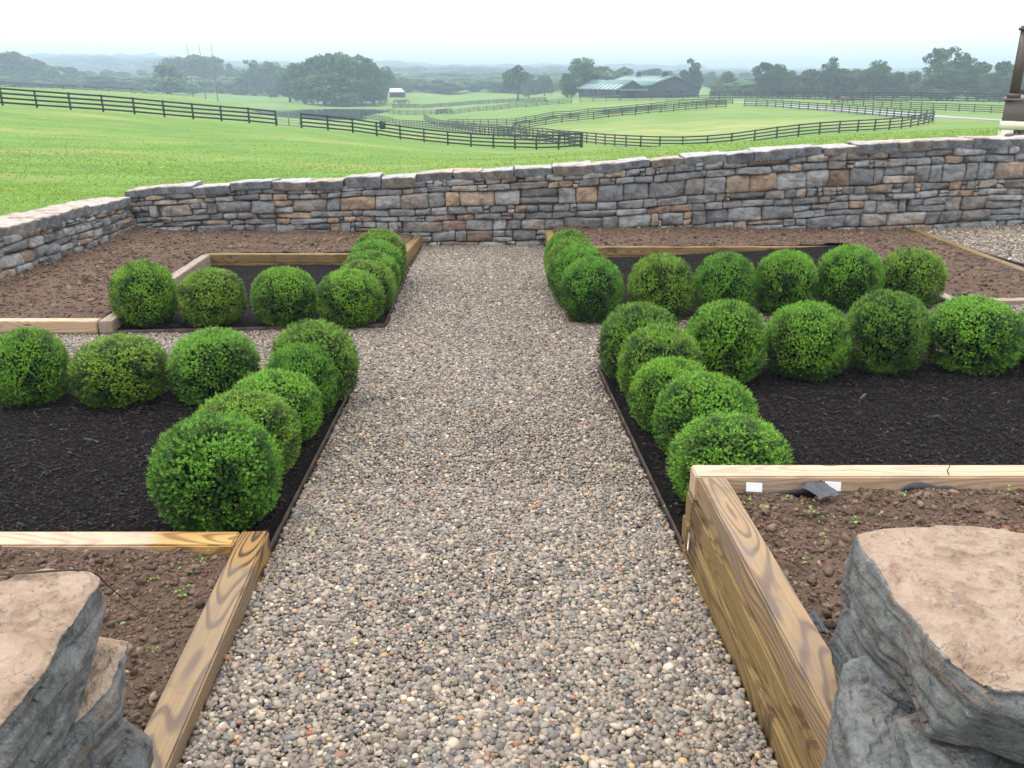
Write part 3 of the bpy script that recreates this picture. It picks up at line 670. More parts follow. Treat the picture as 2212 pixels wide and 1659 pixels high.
def masonry(A, B, base, top, rows, seed, sx=1):
    """A,B ends of the face on the plan (face looks to the right of A->B); base/top: heights along it"""
    r = np.random.default_rng(seed); A = np.array(A); B = np.array(B); L = np.linalg.norm(B - A); d = (B - A) / L; n = np.array([d[1], -d[0]])
    NU, NV = 13, 9; u = np.linspace(-1, 1, NU); w = np.linspace(-1, 1, NV); U, W = np.meshgrid(u, w, indexing='ij'); U = U.ravel(); W = W.ravel()
    f0 = grid_faces(NU, NV)
    bi = [i * NV for i in range(NU)] + [(NU - 1) * NV + j for j in range(1, NV)] + [i * NV + NV - 1 for i in range(NU - 2, -1, -1)] + [j for j in range(NV - 2, 0, -1)]
    bi = np.array(bi); nb = len(bi); k = NU * NV
    ring = np.array([[bi[i], k + i, k + (i + 1) % nb, bi[(i + 1) % nb]] for i in range(nb)])
    V, Fq, C = [], [], []; off = 0
    for (a, b, t0, t1) in layout(L, rows, r):
        hx = (b - a) / 2; hc = base((a + b) / 2) * 0 + (top((a + b) / 2) - base((a + b) / 2)) * (t1 - t0) / 2
        gap = .0045; rr = min(.022, hx * .25, hc * .35)
        cu = U * hx; cw = W * hc
        # rounded rectangle
        def rnd(cu, cw, hx, hc, rr):
            ex = np.clip(np.abs(cu) - (hx - rr), 0, None); ez = np.clip(np.abs(cw) - (hc - rr), 0, None); l = np.hypot(ex, ez); s = np.where(l > rr, rr / np.maximum(l, 1e-9), 1)
            return np.sign(cu) * (np.minimum(np.abs(cu), hx - rr) + ex * s), np.sign(cw) * (np.minimum(np.abs(cw), hc - rr) + ez * s)
        cu, cw = rnd(cu, cw, hx - gap, hc - gap, rr)
        q = np.stack([cu * 7, cw * 7, U * 0 + off * .37], 1)
        cu = cu + .014 * fbm(q, 3, 3); cw = cw + .014 * fbm(q + 9, 5, 3) + cu * r.uniform(-.05, .05)
        e = np.maximum(np.abs(U) ** 7, np.abs(W) ** 6)
        dep = r.uniform(.0, .035) + .016 * (1 - e ** 3) + .030 * fbm(q * 1.3 + 4, 8, 4) + (cu * r.uniform(-.06, .06) + cw * r.uniform(-.12, .12))
        for _ in range(4):          # hammer faceted face
            an = r.uniform(0, 2 * np.pi); pj = cu / hx * math.cos(an) + cw / hc * math.sin(an)
            dep = dep - np.clip(pj - r.uniform(.1, .8), 0, None) * r.uniform(.01, .05)
        s = (a + b) / 2 + cu; sc = np.clip(s, 0, L)
        bs = np.array([base(x) for x in sc]); tp = np.array([top(x) for x in sc])
        tm = (t0 + t1) / 2
        z = bs + (tp - bs) * tm + cw
        z = z + .022 * smooth_noise1(s, z, 70 + seed)
        s = s + .018 * smooth_noise1(s * 1.5, z * .6, 90 + seed)
        xy = A[None] + d[None] * s[:, None] + n[None] * dep[:, None]
        v = np.c_[xy, z]
        vb = v[bi].copy(); vb[:, :2] -= n * .10
        V += [v, vb]; Fq += [f0 + off, ring + off]
        c = STC[r.choice(len(STC), p=STW)]; g_ = c.mean(); c = (c * .70 + g_ * .30) * r.uniform(.75, 1.25)
        C.append(np.repeat(c[None], len(v) + nb, 0)); off += len(v) + nb
    return np.concatenate(V), np.concatenate(Fq), np.concatenate(C)
def rockblock(lx, ly, lz, seed, nx=16, ny=12, nz=6, amp=.012, rnd=.02, topc=(.46, .40, .34), sidec=(.15, .165, .18)):
    """a split slab with rough faces; centre of its top at the origin"""
    V, Fq = [], []; off = 0
    def face(na, nb, fn):
        nonlocal off
        a = np.linspace(-1, 1, na); b = np.linspace(-1, 1, nb); A_, B_ = np.meshgrid(a, b, indexing='ij')
        V.append(fn(A_.ravel(), B_.ravel())); Fq.append(grid_faces(na, nb, off)); off += na * nb
    face(nx, ny, lambda a, b: np.stack([a, b, a * 0 + 1], 1)); face(ny, nx, lambda a, b: np.stack([b, a, a * 0 - 1], 1))
    face(nx, nz, lambda a, b: np.stack([a, a * 0 - 1, b], 1)); face(nz, nx, lambda a, b: np.stack([b, a * 0 + 1, a], 1))
    face(nz, ny, lambda a, b: np.stack([a * 0 - 1, b, a], 1)[:, :]); face(ny, nz, lambda a, b: np.stack([a * 0 + 1, a, b], 1))
    v = np.concatenate(V); f = np.concatenate(Fq); h = np.array([lx, ly, lz]) / 2
    unit = v.copy(); p = v * h
    inner = np.maximum(h - rnd, h * .3); cp = np.clip(p, -inner, inner); dd = p - cp; l = np.linalg.norm(dd, axis=1, keepdims=True)
    p = cp + dd / np.maximum(l, 1e-9) * np.minimum(l, np.minimum(rnd, (h - inner).min()))
    q = p + seed * 3.7
    out = unit / np.maximum(np.linalg.norm(unit, axis=1, keepdims=True), 1e-9)
    p = p + np.stack([fbm(q * 9, 1, 4), fbm(q * 9, 2, 4), fbm(q * 7, 3, 4)], 1) * amp + np.stack([fbm(q * 2.3, 4, 2), fbm(q * 2.3, 5, 2), fbm(q * 2, 6, 2) * .6], 1) * amp * 2.2
    # ragged outline
    p[:, 0] *= 1 + .05 * fbm(q[:, [1, 1, 2]] * 3, 9, 2); p[:, 1] *= 1 + .07 * fbm(q[:, [0, 0, 2]] * 3, 10, 2)
    w = np.clip((unit[:, 2] - .75) * 8, 0, 1)[:, None]
    c = np.array(topc) * w + np.array(sidec) * (1 - w)
    p[:, 2] -= lz / 2
    return p, f, c
YW = 14.78
prof = [(180, 424), (262, 415), (300, 409), (450, 400), (525, 394), (600, 392), (740, 386), (860, 379), (950, 373), (1110, 363), (1200, 360), (1300, 353), (1430, 344), (1540, 334), (1640, 326), (1850, 313), (2000, 305), (2120, 301), (2212, 298), (2400, 290)]
PX = np.array([P(a, b, YW).x for a, b in prof]); PZ = np.array([P(a, b, YW).z for a, b in prof])
topz = lambda x: float(np.interp(x, PX, PZ))
basez = lambda x: float(garden_z(x, YW)) - .06
wall = tag(empty('stone_wall', (0, YW, -.6)), 'long dry stone retaining wall of blue grey and rust stones across the garden', 'wall')
XA, XB = -6.55, 13.0
v, f, c = masonry((XA, YW), (XB, YW), lambda s: basez(XA + s), lambda s: topz(XA + s) - .115, 8, 11)
sub(link('stonework', mesh('stonework', v, f, M['stone'], True, c)), wall)
cb = MB()
for i in range(20):
    x0 = XA + (XB - XA) * i / 20; x1 = XA + (XB - XA) * (i + 1) / 20; zt = min(topz(x0), topz(x1)) - .10; zb = -1.6
    cb.box(((x0 + x1) / 2, YW + .29, (zt + zb) / 2), (x1 - x0 - .001, .46, zt - zb))
v, f = np.concatenate(cb.v), np.concatenate(cb.q)
sub(link('wall_core', mesh('wall_core', v, f, M['stone'], False, np.tile([(.07, .062, .055)], (len(v), 1)))), wall)
TOPC = [(.56, .50, .45), (.62, .56, .51), (.54, .52, .50), (.54, .44, .34), (.52, .53, .54), (.58, .47, .39)]
SIDC = [(.15, .155, .16), (.18, .19, .195), (.12, .125, .13), (.20, .17, .14), (.19, .20, .21)]
s = XA - .02; k = 0
while s < XB:
    L = random.uniform(.42, .82); th = random.uniform(.13, .185); xm = s + L / 2
    v, f, c = rockblock(L + .004, .60, th, 100 + k, 22, 16, 8, .017, .020, random.choice(TOPC), random.choice(SIDC))
    sl = (topz(s + L) - topz(s)) / L
    o = link('capstone', mesh('capstone', v, f, M['stone'], True, c), None, (xm, YW + .265 - random.uniform(0, .03), topz(xm) + random.uniform(-.022, .026)), (random.uniform(-.02, .02), -math.atan(sl) + random.uniform(-.02, .02), random.uniform(-.03, .03)))
    sub(o, wall); s += L + random.uniform(.0, .016); k += 1
# side wall on the left, lower, coming towards the viewer
ltop = lambda y: float(np.interp(y, [2, 8, 10.7, 12.8, 14.6, 15], [.42, .36, .295, .23, .16, .16]))
lbase = lambda y: float(soil_fl(np.array([-6.4]), np.array([y]))[0]) - .22
w2 = tag(empty('stone_wall', (-6.5, 10, -.4)), 'low dry stone side wall with broad flat capstones at the left edge', 'wall')
YA, YB = 2.0, 14.75
v, f, c = masonry((-6.33, YA), (-6.50, YB), lambda s: lbase(YA + s), lambda s: ltop(YA + s) - .12, 5, 17)
sub(link('stonework', mesh('stonework', v, f, M['stone'], True, c)), w2)
cb = MB()
for i in range(12):
    y0 = YA + (YB - YA) * i / 12; y1 = YA + (YB - YA) * (i + 1) / 12; zt = min(ltop(y0), ltop(y1)) - .11
    cb.box((-6.76, (y0 + y1) / 2, (zt - 1.6) / 2), (.44, y1 - y0 - .001, zt + 1.6))
v, f = np.concatenate(cb.v), np.concatenate(cb.q)
sub(link('wall_core', mesh('wall_core', v, f, M['stone'], False, np.tile([(.07, .062, .055)], (len(v), 1)))), w2)
s = YB - .05; k = 0
while s > YA:
    L = random.uniform(.55, .95); th = random.uniform(.15, .20); ym = s - L / 2; ov = 0
    v, f, c = rockblock(.66, L - .004, th, 300 + k, 18, 24, 8, .018, .022, [(.60, .48, .40), (.62, .53, .46), (.58, .48, .39)][k % 3], random.choice(SIDC))
    sl = (ltop(s) - ltop(s - L)) / L
    xf = np.interp(ym, [2, 14.7], [-6.33, -6.50])
    sub(link('capstone', mesh('capstone', v, f, M['stone'], True, c), None, (xf - .30, ym, ltop(ym) + random.uniform(-.012, .012)), (math.atan(sl), random.uniform(-.03, .01), random.uniform(-.05, .05))), w2)
    s -= L - .006; k += 1

# ------------------------------------------------------------------ the two foreground wall ends
def m_foretop():
    t = NT('split_stone'); o = t.tex(); a = t.attr()
    n = t.noise(o, 5, 10, .62, .5); f = t.noise(o, 95, 6, .75); g = t.noise(o, 16, 8, .65, .4); g2 = t.noise(o, 30, 5, .7)
    geo = t.n('ShaderNodeSeparateColor', {'Color': a}).outputs[0]
    vein = t.ramp(t.noise(t.map(o, (1, 1, 1.8)), 1.3, 5, .6, .5), [(.494, 0.), (.50, 1.), (.506, 1.), (.512, 0.)])
    side = t.mix(t.ramp(g, [(.34, 0.), (.66, 1.)]), (.040, .041, .041), (.150, .152, .148))
    side = t.mix(1.0, side, t.ramp(t.n('ShaderNodeObjectInfo').outputs['Random'], [(0, (.75, .78, .78)), (1, (1.7, 1.68, 1.6))]), 'MULTIPLY')
    side = t.mix(t.ramp(f, [(.52, 0.), (.74, .5)]), side, (.30, .31, .30))
    side = t.mix(t.ramp(f, [(.28, .6), (.44, 0.)]), side, (.018, .021, .022))
    side = t.mix(t.math('MULTIPLY', t.math('MULTIPLY', vein, .5), t.ramp(n, [(.5, 0.), (.6, 1.)])), side, (.24, .14, .075))
    stk = t.noise(t.map(o, (2, 2, 22)), 1.6, 6, .65, .4)
    side = t.mix(t.ramp(stk, [(.50, 0.), (.66, .55)]), side, (.21, .21, .205))
    side = t.mix(t.ramp(stk, [(.30, .6), (.42, 0.)]), side, (.02, .021, .022))
    side = t.mix(t.ramp(t.noise(t.map(o, (1, 1, 5)), 2.3, 5, .6, .3), [(.62, 0.), (.68, .65)]), side, (.27, .165, .09))
    sp_ = t.noise(o, 210, 3, .6)
    side = t.mix(t.ramp(sp_, [(.60, 0.), (.70, .55)]), side, (.36, .38, .37))
    side = t.mix(t.ramp(t.noise(o, 9, 6, .6, .6), [(.60, 0.), (.72, .6)]), side, (.22, .235, .23))
    side = t.mix(t.ramp(n, [(.70, 0.), (.78, .6)]), side, (.20, .13, .085))
    top = t.ramp(n, [(.30, (.22, .145, .095)), (.45, (.35, .245, .165)), (.58, (.41, .30, .215)), (.72, (.30, .19, .125))])
    top = t.mix(t.ramp(g2, [(.50, 0.), (.72, .55)]), top, (.47, .40, .33))
    top = t.mix(t.ramp(g, [(.30, .55), (.44, 0.)]), top, (.30, .20, .14))
    top = t.mix(t.ramp(f, [(.62, 0.), (.8, .5)]), top, (.62, .60, .56))
    mask = t.math('ADD', geo, t.math('MULTIPLY', t.math('SUBTRACT', g, .5), .9))
    m = t.ramp(mask, [(.42, 0.), (.56, 1.)])
    c = t.mix(m, side, top)
    rim = t.ramp(mask, [(.30, 0.), (.42, .75), (.56, .75), (.66, 0.)])
    c = t.mix(t.math('MULTIPLY', rim, t.ramp(g2, [(.35, .0), (.6, 1.)])), c, (.55, .54, .50))
    st = t.math('MULTIPLY', t.ramp(t.noise(t.map(o, (1, 1, .3)), 6.5, 6, .6, .3), [(.40, 0.), (.42, 1.), (.50, 1.), (.52, 2.), (.60, 2.), (.62, 3.)]), 1)
    lay = t.math('FRACT', t.math('MULTIPLY', t.noise(t.map(o, (1, 1, .6)), 2.6, 7, .6, .25), 7.0))
    crack = t.math('MULTIPLY', t.ramp(lay, [(0, 1.), (.07, 0.)]), t.ramp(g2, [(.40, 0.), (.50, 1.)]))
    c = t.mix(t.math('MULTIPLY', crack, t.math('MULTIPLY', m, .75)), c, (.09, .06, .045))
    h = t.math('ADD', t.math('MULTIPLY', lay, t.math('MULTIPLY', m, .55)), t.math('MULTIPLY', n, 1.4))
    h = t.math('ADD', h, t.math('ADD', t.math('MULTIPLY', g, .5), t.math('MULTIPLY', f, .14)))
    return t.bsdf(c, .78, t.bump(h, .045, .9), .3)
M['split'] = m_foretop()
def chip(v, seed, n, depth, up=.35, wt=None):
    """knock flat faces off a lump, as a mason's hammer does"""
    r = np.random.default_rng(seed); c = v.mean(0); u = v - c
    for _ in range(n):
        a = r.uniform(0, 2 * np.pi); d = np.array([math.cos(a), math.sin(a), r.uniform(-up, up)]); d /= np.linalg.norm(d)
        # cut near the surface that looks this way at a random height
        band = u[np.abs(u[:, 2] - r.choice(u[:, 2])) < np.ptp(u[:, 2]) * .35]; m = (band @ d).max() - depth * r.uniform(.2, 1)
        k = (u @ d) - m; k = np.where(k > 0, k, 0); u = u - (k * (wt if wt is not None else 1))[:, None] * d * .93
    return u + c
def slab(outline, zt, th, seed, amp=.012, tilt=(0, 0), topw=1., nside=44, nout=380, nring=80, und=.020, lean=0.):
    """a quarried slab: outline on the plan, flaky top, broken sides"""
    P0 = np.array(outline, float); c0 = P0.mean(0)
    seg = np.linalg.norm(np.roll(P0, -1, 0) - P0, axis=1); L = np.concatenate([[0], np.cumsum(seg)]); ss = np.linspace(0, L[-1], nout, endpoint=False)
    Q = np.c_[np.interp(ss, L, np.r_[P0[:, 0], P0[0, 0]]), np.interp(ss, L, np.r_[P0[:, 1], P0[0, 1]])]
    V, Tn = [], []
    for i in range(nring + 1):
        k = i / nring; V.append(np.c_[c0 + (Q - c0) * k ** .9, np.full(nout, 0.)]); Tn.append(np.full(nout, 1.))
    rs = np.random.default_rng(seed + 900); nc = len(P0); lev = np.array([0, .12, .38, .72, 1.]); E = np.zeros((5, nc))
    E[1] = rs.uniform(.000, .010, nc); E[2] = rs.uniform(-.008, .020, nc) + lean * .4; E[3] = rs.uniform(-.016, .020, nc) + lean * .8; E[4] = rs.uniform(-.045, .0, nc) + lean
    Es = np.stack([np.interp(ss, L, np.r_[E[l], E[l][0]]) for l in range(5)])
    un = Q - c0; un /= np.linalg.norm(un, axis=1, keepdims=True)
    for j in range(1, nside + 1):
        k = j / nside; e_ = np.array([np.interp(k, lev, Es[:, i]) for i in range(nout)])
        V.append(np.c_[Q + un * e_[:, None], np.full(nout, -th * k)]); Tn.append(np.full(nout, 0.))
    V.append(np.c_[np.tile(c0, (nout, 1)), np.full(nout, -th)]); Tn.append(np.full(nout, 0.))
    v = np.concatenate(V); tn = np.concatenate(Tn)
    nr = nring + 1 + nside + 1
    i = np.arange(nr - 1)[:, None] * nout; j = np.arange(nout)[None, :]; j2 = (j + 1) % nout
    f = np.stack([i + j, i + nout + j, i + nout + j2, i + j2], -1).reshape(-1, 4)
    q = v + seed * 2.3
    dirn = (v[:, :2] - c0); dirn /= np.maximum(np.linalg.norm(dirn, axis=1, keepdims=True), 1e-6)
    dist = np.concatenate([np.full(nout, min(1, i / nring)) for i in range(nring + 1)] + [np.ones(nout)] * (nside + 1))
    zz_ = v[:, 2] * 16 + fbm(q * np.array([2.2, 2.2, 1.]), seed + 30, 3) * .9; fr = zz_ - np.floor(zz_)
    strata = (_h(np.floor(zz_).astype(np.int64), np.floor(zz_ * 0).astype(np.int64), np.floor(zz_ * 0).astype(np.int64), seed) - .5) * .030 + np.clip(.18 - fr, 0, 1) * -.05
    sd = np.where(tn > .5, 0, strata) + fbm(q * 4.5, seed, 3) * amp * .9 + fbm(q * 15, seed + 1, 4) * amp * .8
    nt_ = fbm(q * np.array([5.2, 5.2, 2]), seed + 5, 6, .62); ter = .5 * np.clip((nt_ - .02) * 30, 0, 1) + .35 * np.clip((nt_ - .26) * 30, 0, 1) - .3 * np.clip((-nt_ - .25) * 30, 0, 1)          # flaked layers
    v[:, :2] += dirn * (sd * np.clip(dist * 3 - 2, 0, 1))[:, None]
    v[:, 2] += np.where(tn > .5, ter * und + fbm(q * 14, seed + 3, 4) * .005 + fbm(q * 2, seed + 4, 2) * und * .7, fbm(q * 6, seed + 6, 3) * .006)
    v[:, 2] += (v[:, 0] - c0[0]) * tilt[0] + (v[:, 1] - c0[1]) * tilt[1]
    v[:, 2] -= np.where(dist > .93, (dist - .93) / .07, 0) * .012
    v[:, 2] += zt
    v = chip(v, seed, 7, .022, .5, np.where(tn > .5, 0, np.clip(np.repeat(np.r_[np.zeros(nring + 1), np.arange(1, nside + 2)], nout) / 4.0, 0, 1)))
    v += .004 * np.stack([fbm(q * 22, 3, 3), fbm(q * 22, 4, 3), fbm(q * 22, 5, 3) * .5], 1)
    tint = np.where(tn > .5, topw, .0); tint[(nring) * nout:(nring + 1) * nout] = topw * .55
    return v, f, np.repeat(tint[:, None], 3, 1)
def zpl(px, py, z): q = onz(px, py, z); return (q[0], q[1])
RC = [zpl(a, b, .73) for a, b in [(1848, 1152), (1885, 1143), (1960, 1137), (2050, 1134), (2120, 1136), (2212, 1148)]] + [(1.9, 2.36), (2.4, 2.40), (2.6, 1.95), (2.4, 1.62), (1.6, 1.58)] + \
     [zpl(a, b, .73) for a, b in [(2212, 1496), (2150, 1490), (2105, 1458), (2055, 1420), (2010, 1375), (1985, 1330), (1930, 1275), (1900, 1235), (1872, 1200), (1858, 1170)]]
pr = tag(empty('stone_pier', (1.3, 2.0, 0)), 'rough wall end of grey stones under a big tan slab, bottom right corner', 'stone pier', 'wall ends in the foreground')
def stone(root, name, *a, lab=None, **k):
    v, f, c = slab(*a, **k); o = link(name, mesh(name, v, f, M['split'], True, c)); sub(o, root)
    if lab: o['label'] = lab
stone(pr, 'capstone', RC[::-1], .73, .235, 5, lab='thick slab with a flaky tan top and dark grey broken sides', lean=.03)
def cut(o): return o
stone(pr, 'stone', [(1.045, 2.30), (1.10, 2.40), (1.7, 2.42), (1.9, 2.1), (1.7, 1.9), (1.2, 1.86), (1.06, 1.98)], .47, .27, 8, topw=0, lab='grey stone under the slab at its far corner')
stone(pr, 'stone', [(1.03, 1.86), (1.16, 1.92), (1.8, 1.9), (2.3, 1.7), (2.2, 1.50), (1.5, 1.42), (1.04, 1.46), (.99, 1.65)], .462, .34, 12, topw=0, lab='large speckled grey stone under the slab')
stone(pr, 'stone', [(.925, 1.62), (.93, 1.98), (.985, 2.12), (1.3, 2.16), (1.6, 1.9), (1.5, 1.55), (1.1, 1.50)], .40, .32, 15, tilt=(.2, .25), topw=0, lab='pointed grey stone leaning against the timber')
stone(pr, 'stone', [(.865, 1.45), (.87, 1.96), (.95, 2.06), (1.5, 2.1), (1.8, 1.9), (1.8, 1.5), (1.2, 1.36)], .12, .45, 19, topw=0, lab='lowest wide grey stone beside the raised bed timber')
stone(pr, 'stone', [(1.3, 1.5), (1.3, 2.36), (3.2, 2.40), (3.2, 1.6)], .49, .75, 23, topw=0)
stone(pr, 'capstone', [(2.65, 1.65), (2.55, 2.38), (3.5, 2.42), (3.5, 1.66)], .72, .2, 29)
LC = [zpl(a, b, .73) for a, b in [(0, 1556), (45, 1500), (90, 1440), (135, 1372), (175, 1312), (205, 1266), (214, 1250), (196, 1239), (165, 1233), (115, 1230), (60, 1240), (0, 1256)]] + [(-2.0, 2.24), (-2.5, 2.1), (-2.4, 1.6), (-1.7, 1.50), (-1.16, 1.52)]
pl = tag(empty('stone_pier', (-1.4, 1.9, 0)), 'rough wall end with pink topped slab, bottom left corner', 'stone pier', 'wall ends in the foreground')
stone(pl, 'capstone', LC[::-1], .73, .25, 33, lab='thick slab with a pinkish weathered top and dark speckled side', lean=.03, und=.016)
stone(pl, 'stone', [(-1.13, 1.98), (-1.17, 2.20), (-1.5, 2.28), (-2.0, 2.2), (-2.0, 1.9), (-1.4, 1.8), (-1.16, 1.82)][::-1], .475, .24, 37, topw=1., lab='small rust brown stone under the slab at its far corner')
stone(pl, 'stone', [(-1.12, 1.50), (-1.12, 1.84), (-1.4, 1.9), (-2.0, 1.8), (-2.0, 1.4), (-1.5, 1.35)][::-1], .47, .30, 41, topw=0)
stone(pl, 'stone', [(-1.06, 1.85), (-1.12, 2.12), (-1.3, 2.26), (-1.9, 2.2), (-1.9, 1.8), (-1.4, 1.7), (-1.10, 1.72)][::-1], .24, .42, 43, tilt=(-.2, -.1), topw=0, lab='pointed blue grey stone next to the low timber')
stone(pl, 'stone', [(-1.3, 1.5), (-1.28, 2.18), (-3.2, 2.25), (-3.2, 1.4)][::-1], .47, .75, 47, topw=0)
# ------------------------------------------------------------------ clipped boxwood balls
LEAF4 = np.array([[0, 0, 0], [.45, .30, .10], [1, 0, .02], [.45, -.30, .10]])
def boxwood_mesh(seed, warm):
    r = np.random.default_rng(seed); ns = 8800
    z = r.uniform(-1, 1, ns); a = r.uniform(0, 2 * np.pi, ns); s = np.sqrt(1 - z * z); D = np.stack([s * np.cos(a), s * np.sin(a), z], 1)
    e_ = np.where(D[:, 2] < 0, 2.9, 2.15); prof = (s ** e_ + np.abs(z) ** e_) ** (-1 / e_)
    lump = 1 + .045 * fbm(D * 2.2, seed, 2) + .04 * fbm(D * 6, seed + 3, 2)
    outer = r.random(ns) < .30
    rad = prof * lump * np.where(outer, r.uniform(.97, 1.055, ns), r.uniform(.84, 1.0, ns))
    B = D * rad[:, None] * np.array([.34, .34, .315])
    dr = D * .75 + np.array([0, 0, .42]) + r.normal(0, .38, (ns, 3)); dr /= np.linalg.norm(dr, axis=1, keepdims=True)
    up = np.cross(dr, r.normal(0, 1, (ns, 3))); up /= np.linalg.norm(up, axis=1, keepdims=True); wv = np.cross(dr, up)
    fresh = np.clip(.47 + 1.15 * fbm(D * 3.1, seed + 7, 3) + r.normal(0, .22, ns) + .25 * outer + .30 * D[:, 2], 0, 1)  # clumpy fresh growth, plus paler tops that put light from above into the colour
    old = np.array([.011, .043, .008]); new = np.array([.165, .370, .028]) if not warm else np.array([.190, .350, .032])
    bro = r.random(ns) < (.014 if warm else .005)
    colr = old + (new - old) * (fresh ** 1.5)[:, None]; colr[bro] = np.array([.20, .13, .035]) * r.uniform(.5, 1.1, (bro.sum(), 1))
    V, C = [], []
    ln = r.uniform(.0105, .015, ns)
    for k in range(7):
        ang = (k // 2) * np.pi / 2 + (k % 2) * np.pi + r.normal(0, .3, ns)
        side = up * np.cos(ang)[:, None] + wv * np.sin(ang)[:, None]
        ax = side * .8 + dr * .6 if k < 6 else dr
        ax = ax / np.linalg.norm(ax, axis=1, keepdims=True)
        base = B + dr * ((k // 2) * .0065 - .006)[None] if False else B + dr * ((k // 2) * .0065 - .006)
        nb = np.cross(ax, dr + r.normal(0, .25, (ns, 3))); nb /= np.maximum(np.linalg.norm(nb, axis=1, keepdims=True), 1e-6); nn_ = np.cross(ax, nb)
        L = ln * (1 if k < 4 else .8)
        v = base[:, None] + L[:, None, None] * (ax[:, None] * LEAF4[None, :, 0:1] + nb[:, None] * LEAF4[None, :, 1:2] * 1.05 + nn_[:, None] * LEAF4[None, :, 2:3])
        V.append(v.reshape(-1, 3)); c = colr * r.uniform(.75, 1.25, (ns, 1)) * (1 + .12 * (k > 3)); C.append(np.repeat(c, 4, 0))
    V = np.concatenate(V); C = np.concatenate(C); n = len(V) // 4
    f = np.arange(n * 4).reshape(-1, 4)
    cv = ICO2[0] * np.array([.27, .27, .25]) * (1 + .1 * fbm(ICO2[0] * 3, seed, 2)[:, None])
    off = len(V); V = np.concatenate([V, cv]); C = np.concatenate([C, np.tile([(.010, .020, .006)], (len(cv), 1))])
    # bring the foot of the ball onto the ground
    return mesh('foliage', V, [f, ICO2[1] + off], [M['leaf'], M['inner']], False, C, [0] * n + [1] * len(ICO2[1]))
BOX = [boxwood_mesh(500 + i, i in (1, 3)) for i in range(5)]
st = MB()
for k in range(6):
    a = k * 1.05; st.tube([(math.cos(a) * .03, math.sin(a) * .03, -.31 - .06), (math.cos(a) * .06, math.sin(a) * .06, -.2), (math.cos(a) * .14, math.sin(a) * .14, -.02)], [.011, .009, .005], 6)
STEM = st.data('stem', M['twig'])
# column, top row, width in the photograph, distance, mesh, label, group
B_NL = 'boxwood balls on the front left mulch bed'; B_NR = 'boxwood balls on the front right mulch bed'
B_FL = 'boxwood balls on the rear left mulch bed'; B_FR = 'boxwood balls on the rear right mulch bed'
BUSH = [
 (468, 905, 276, 4.22, 0, 'largest boxwood ball, just behind the low timber frame left of the path', B_NL),
 (532, 850, 232, 4.88, 3, 'boxwood ball directly behind the largest one, left of the path', B_NL),
 (597, 805, 200, 5.42, 2, 'middle boxwood ball of the five in line along the left path edge', B_NL),
 (650, 745, 156, 5.92, 4, 'second boxwood ball from the crossing along the left path edge', B_NL),
 (680, 696, 186, 6.36, 1, 'boxwood ball on the corner of the front left bed at the gravel crossing', B_NL),
 (465, 714, 192, 6.34, 2, 'bright boxwood ball beside the corner group in the front left cross row', B_NL),
 (262, 727, 202, 6.30, 1, 'squat bronze tinted boxwood ball in the front left cross row', B_NL),
 (64, 712, 164, 6.28, 0, 'boxwood ball at the left picture edge with pale gravel behind it', B_NL),
 (310, 565, 138, 8.98, 0, 'outermost boxwood ball of the rear left row, over the timber corner', B_FL),
 (458, 580, 144, 8.98, 3, 'second boxwood ball of the rear left row, counted from the outer timber', B_FL),
 (614, 577, 142, 9.0, 4, 'third boxwood ball of the rear left row, before the path corner ball', B_FL),
 (757, 583, 147, 9.0, 2, 'boxwood ball on the path corner of the rear left bed', B_FL),
 (790, 562, 134, 9.62, 1, 'boxwood ball just behind the corner ball of the rear left bed', B_FL),
 (800, 542, 128, 10.25, 0, 'middle boxwood ball of the receding line at the rear left path edge', B_FL),
 (812, 517, 122, 10.9, 4, 'last but one boxwood ball of the receding line at the rear left path edge', B_FL),
 (822, 495, 116, 11.5, 3, 'farthest boxwood ball left of the path, nearest the stone wall', B_FL),
 (1278, 556, 138, 9.22, 4, 'boxwood ball on the path corner of the rear right bed', B_FR),
 (1252, 530, 128, 9.9, 2, 'second boxwood ball of the receding line at the rear right path edge', B_FR),
 (1238, 513, 120, 10.6, 1, 'last but one boxwood ball of the receding line at the rear right path edge', B_FR),
 (1228, 497, 106, 11.4, 0, 'farthest boxwood ball right of the path, nearest the stone wall', B_FR),
 (1428, 549, 143, 9.25, 3, 'boxwood ball next to the corner ball in the rear right row', B_FR),
 (1567, 547, 137, 9.25, 0, 'third boxwood ball from the path in the rear right row', B_FR),
 (1698, 541, 134, 9.25, 2, 'fourth boxwood ball from the path in the rear right row', B_FR),
 (1835, 530, 141, 9.27, 4, 'fifth and taller boxwood ball from the path in the rear right row', B_FR),
 (1969, 537, 138, 9.3, 1, 'outermost boxwood ball of the rear right row, with brown soil behind', B_FR),
 (1382, 656, 180, 6.86, 1, 'boxwood ball with a brown leaf on the corner of the front right bed', B_NR),
 (1426, 705, 182, 6.28, 3, 'boxwood ball just in front of the corner ball at the right path edge', B_NR),
 (1452, 777, 184, 5.68, 2, 'middle boxwood ball of the five in line along the right path edge', B_NR),
 (1522, 811, 222, 5.12, 4, 'broad boxwood ball behind the one at the tall timber frame', B_NR),
 (1574, 905, 262, 4.44, 0, 'boxwood ball partly hidden by the tall timber frame', B_NR),
 (1568, 652, 180, 6.84, 0, 'second boxwood ball of the front right cross row, next to the corner ball', B_NR),
 (1743, 654, 180, 6.86, 4, 'third boxwood ball of the front right cross row', B_NR),
 (1916, 630, 175, 6.9, 1, 'tall rust tinted boxwood ball fourth in the front right cross row', B_NR),
 (2102, 643, 198, 6.84, 2, 'wide bright boxwood ball fifth in the front right cross row', B_NR),
 (2282, 665, 190, 6.88, 3, 'boxwood ball cut off by the right picture edge', B_NR),
]
rr_ = np.random.default_rng(3)
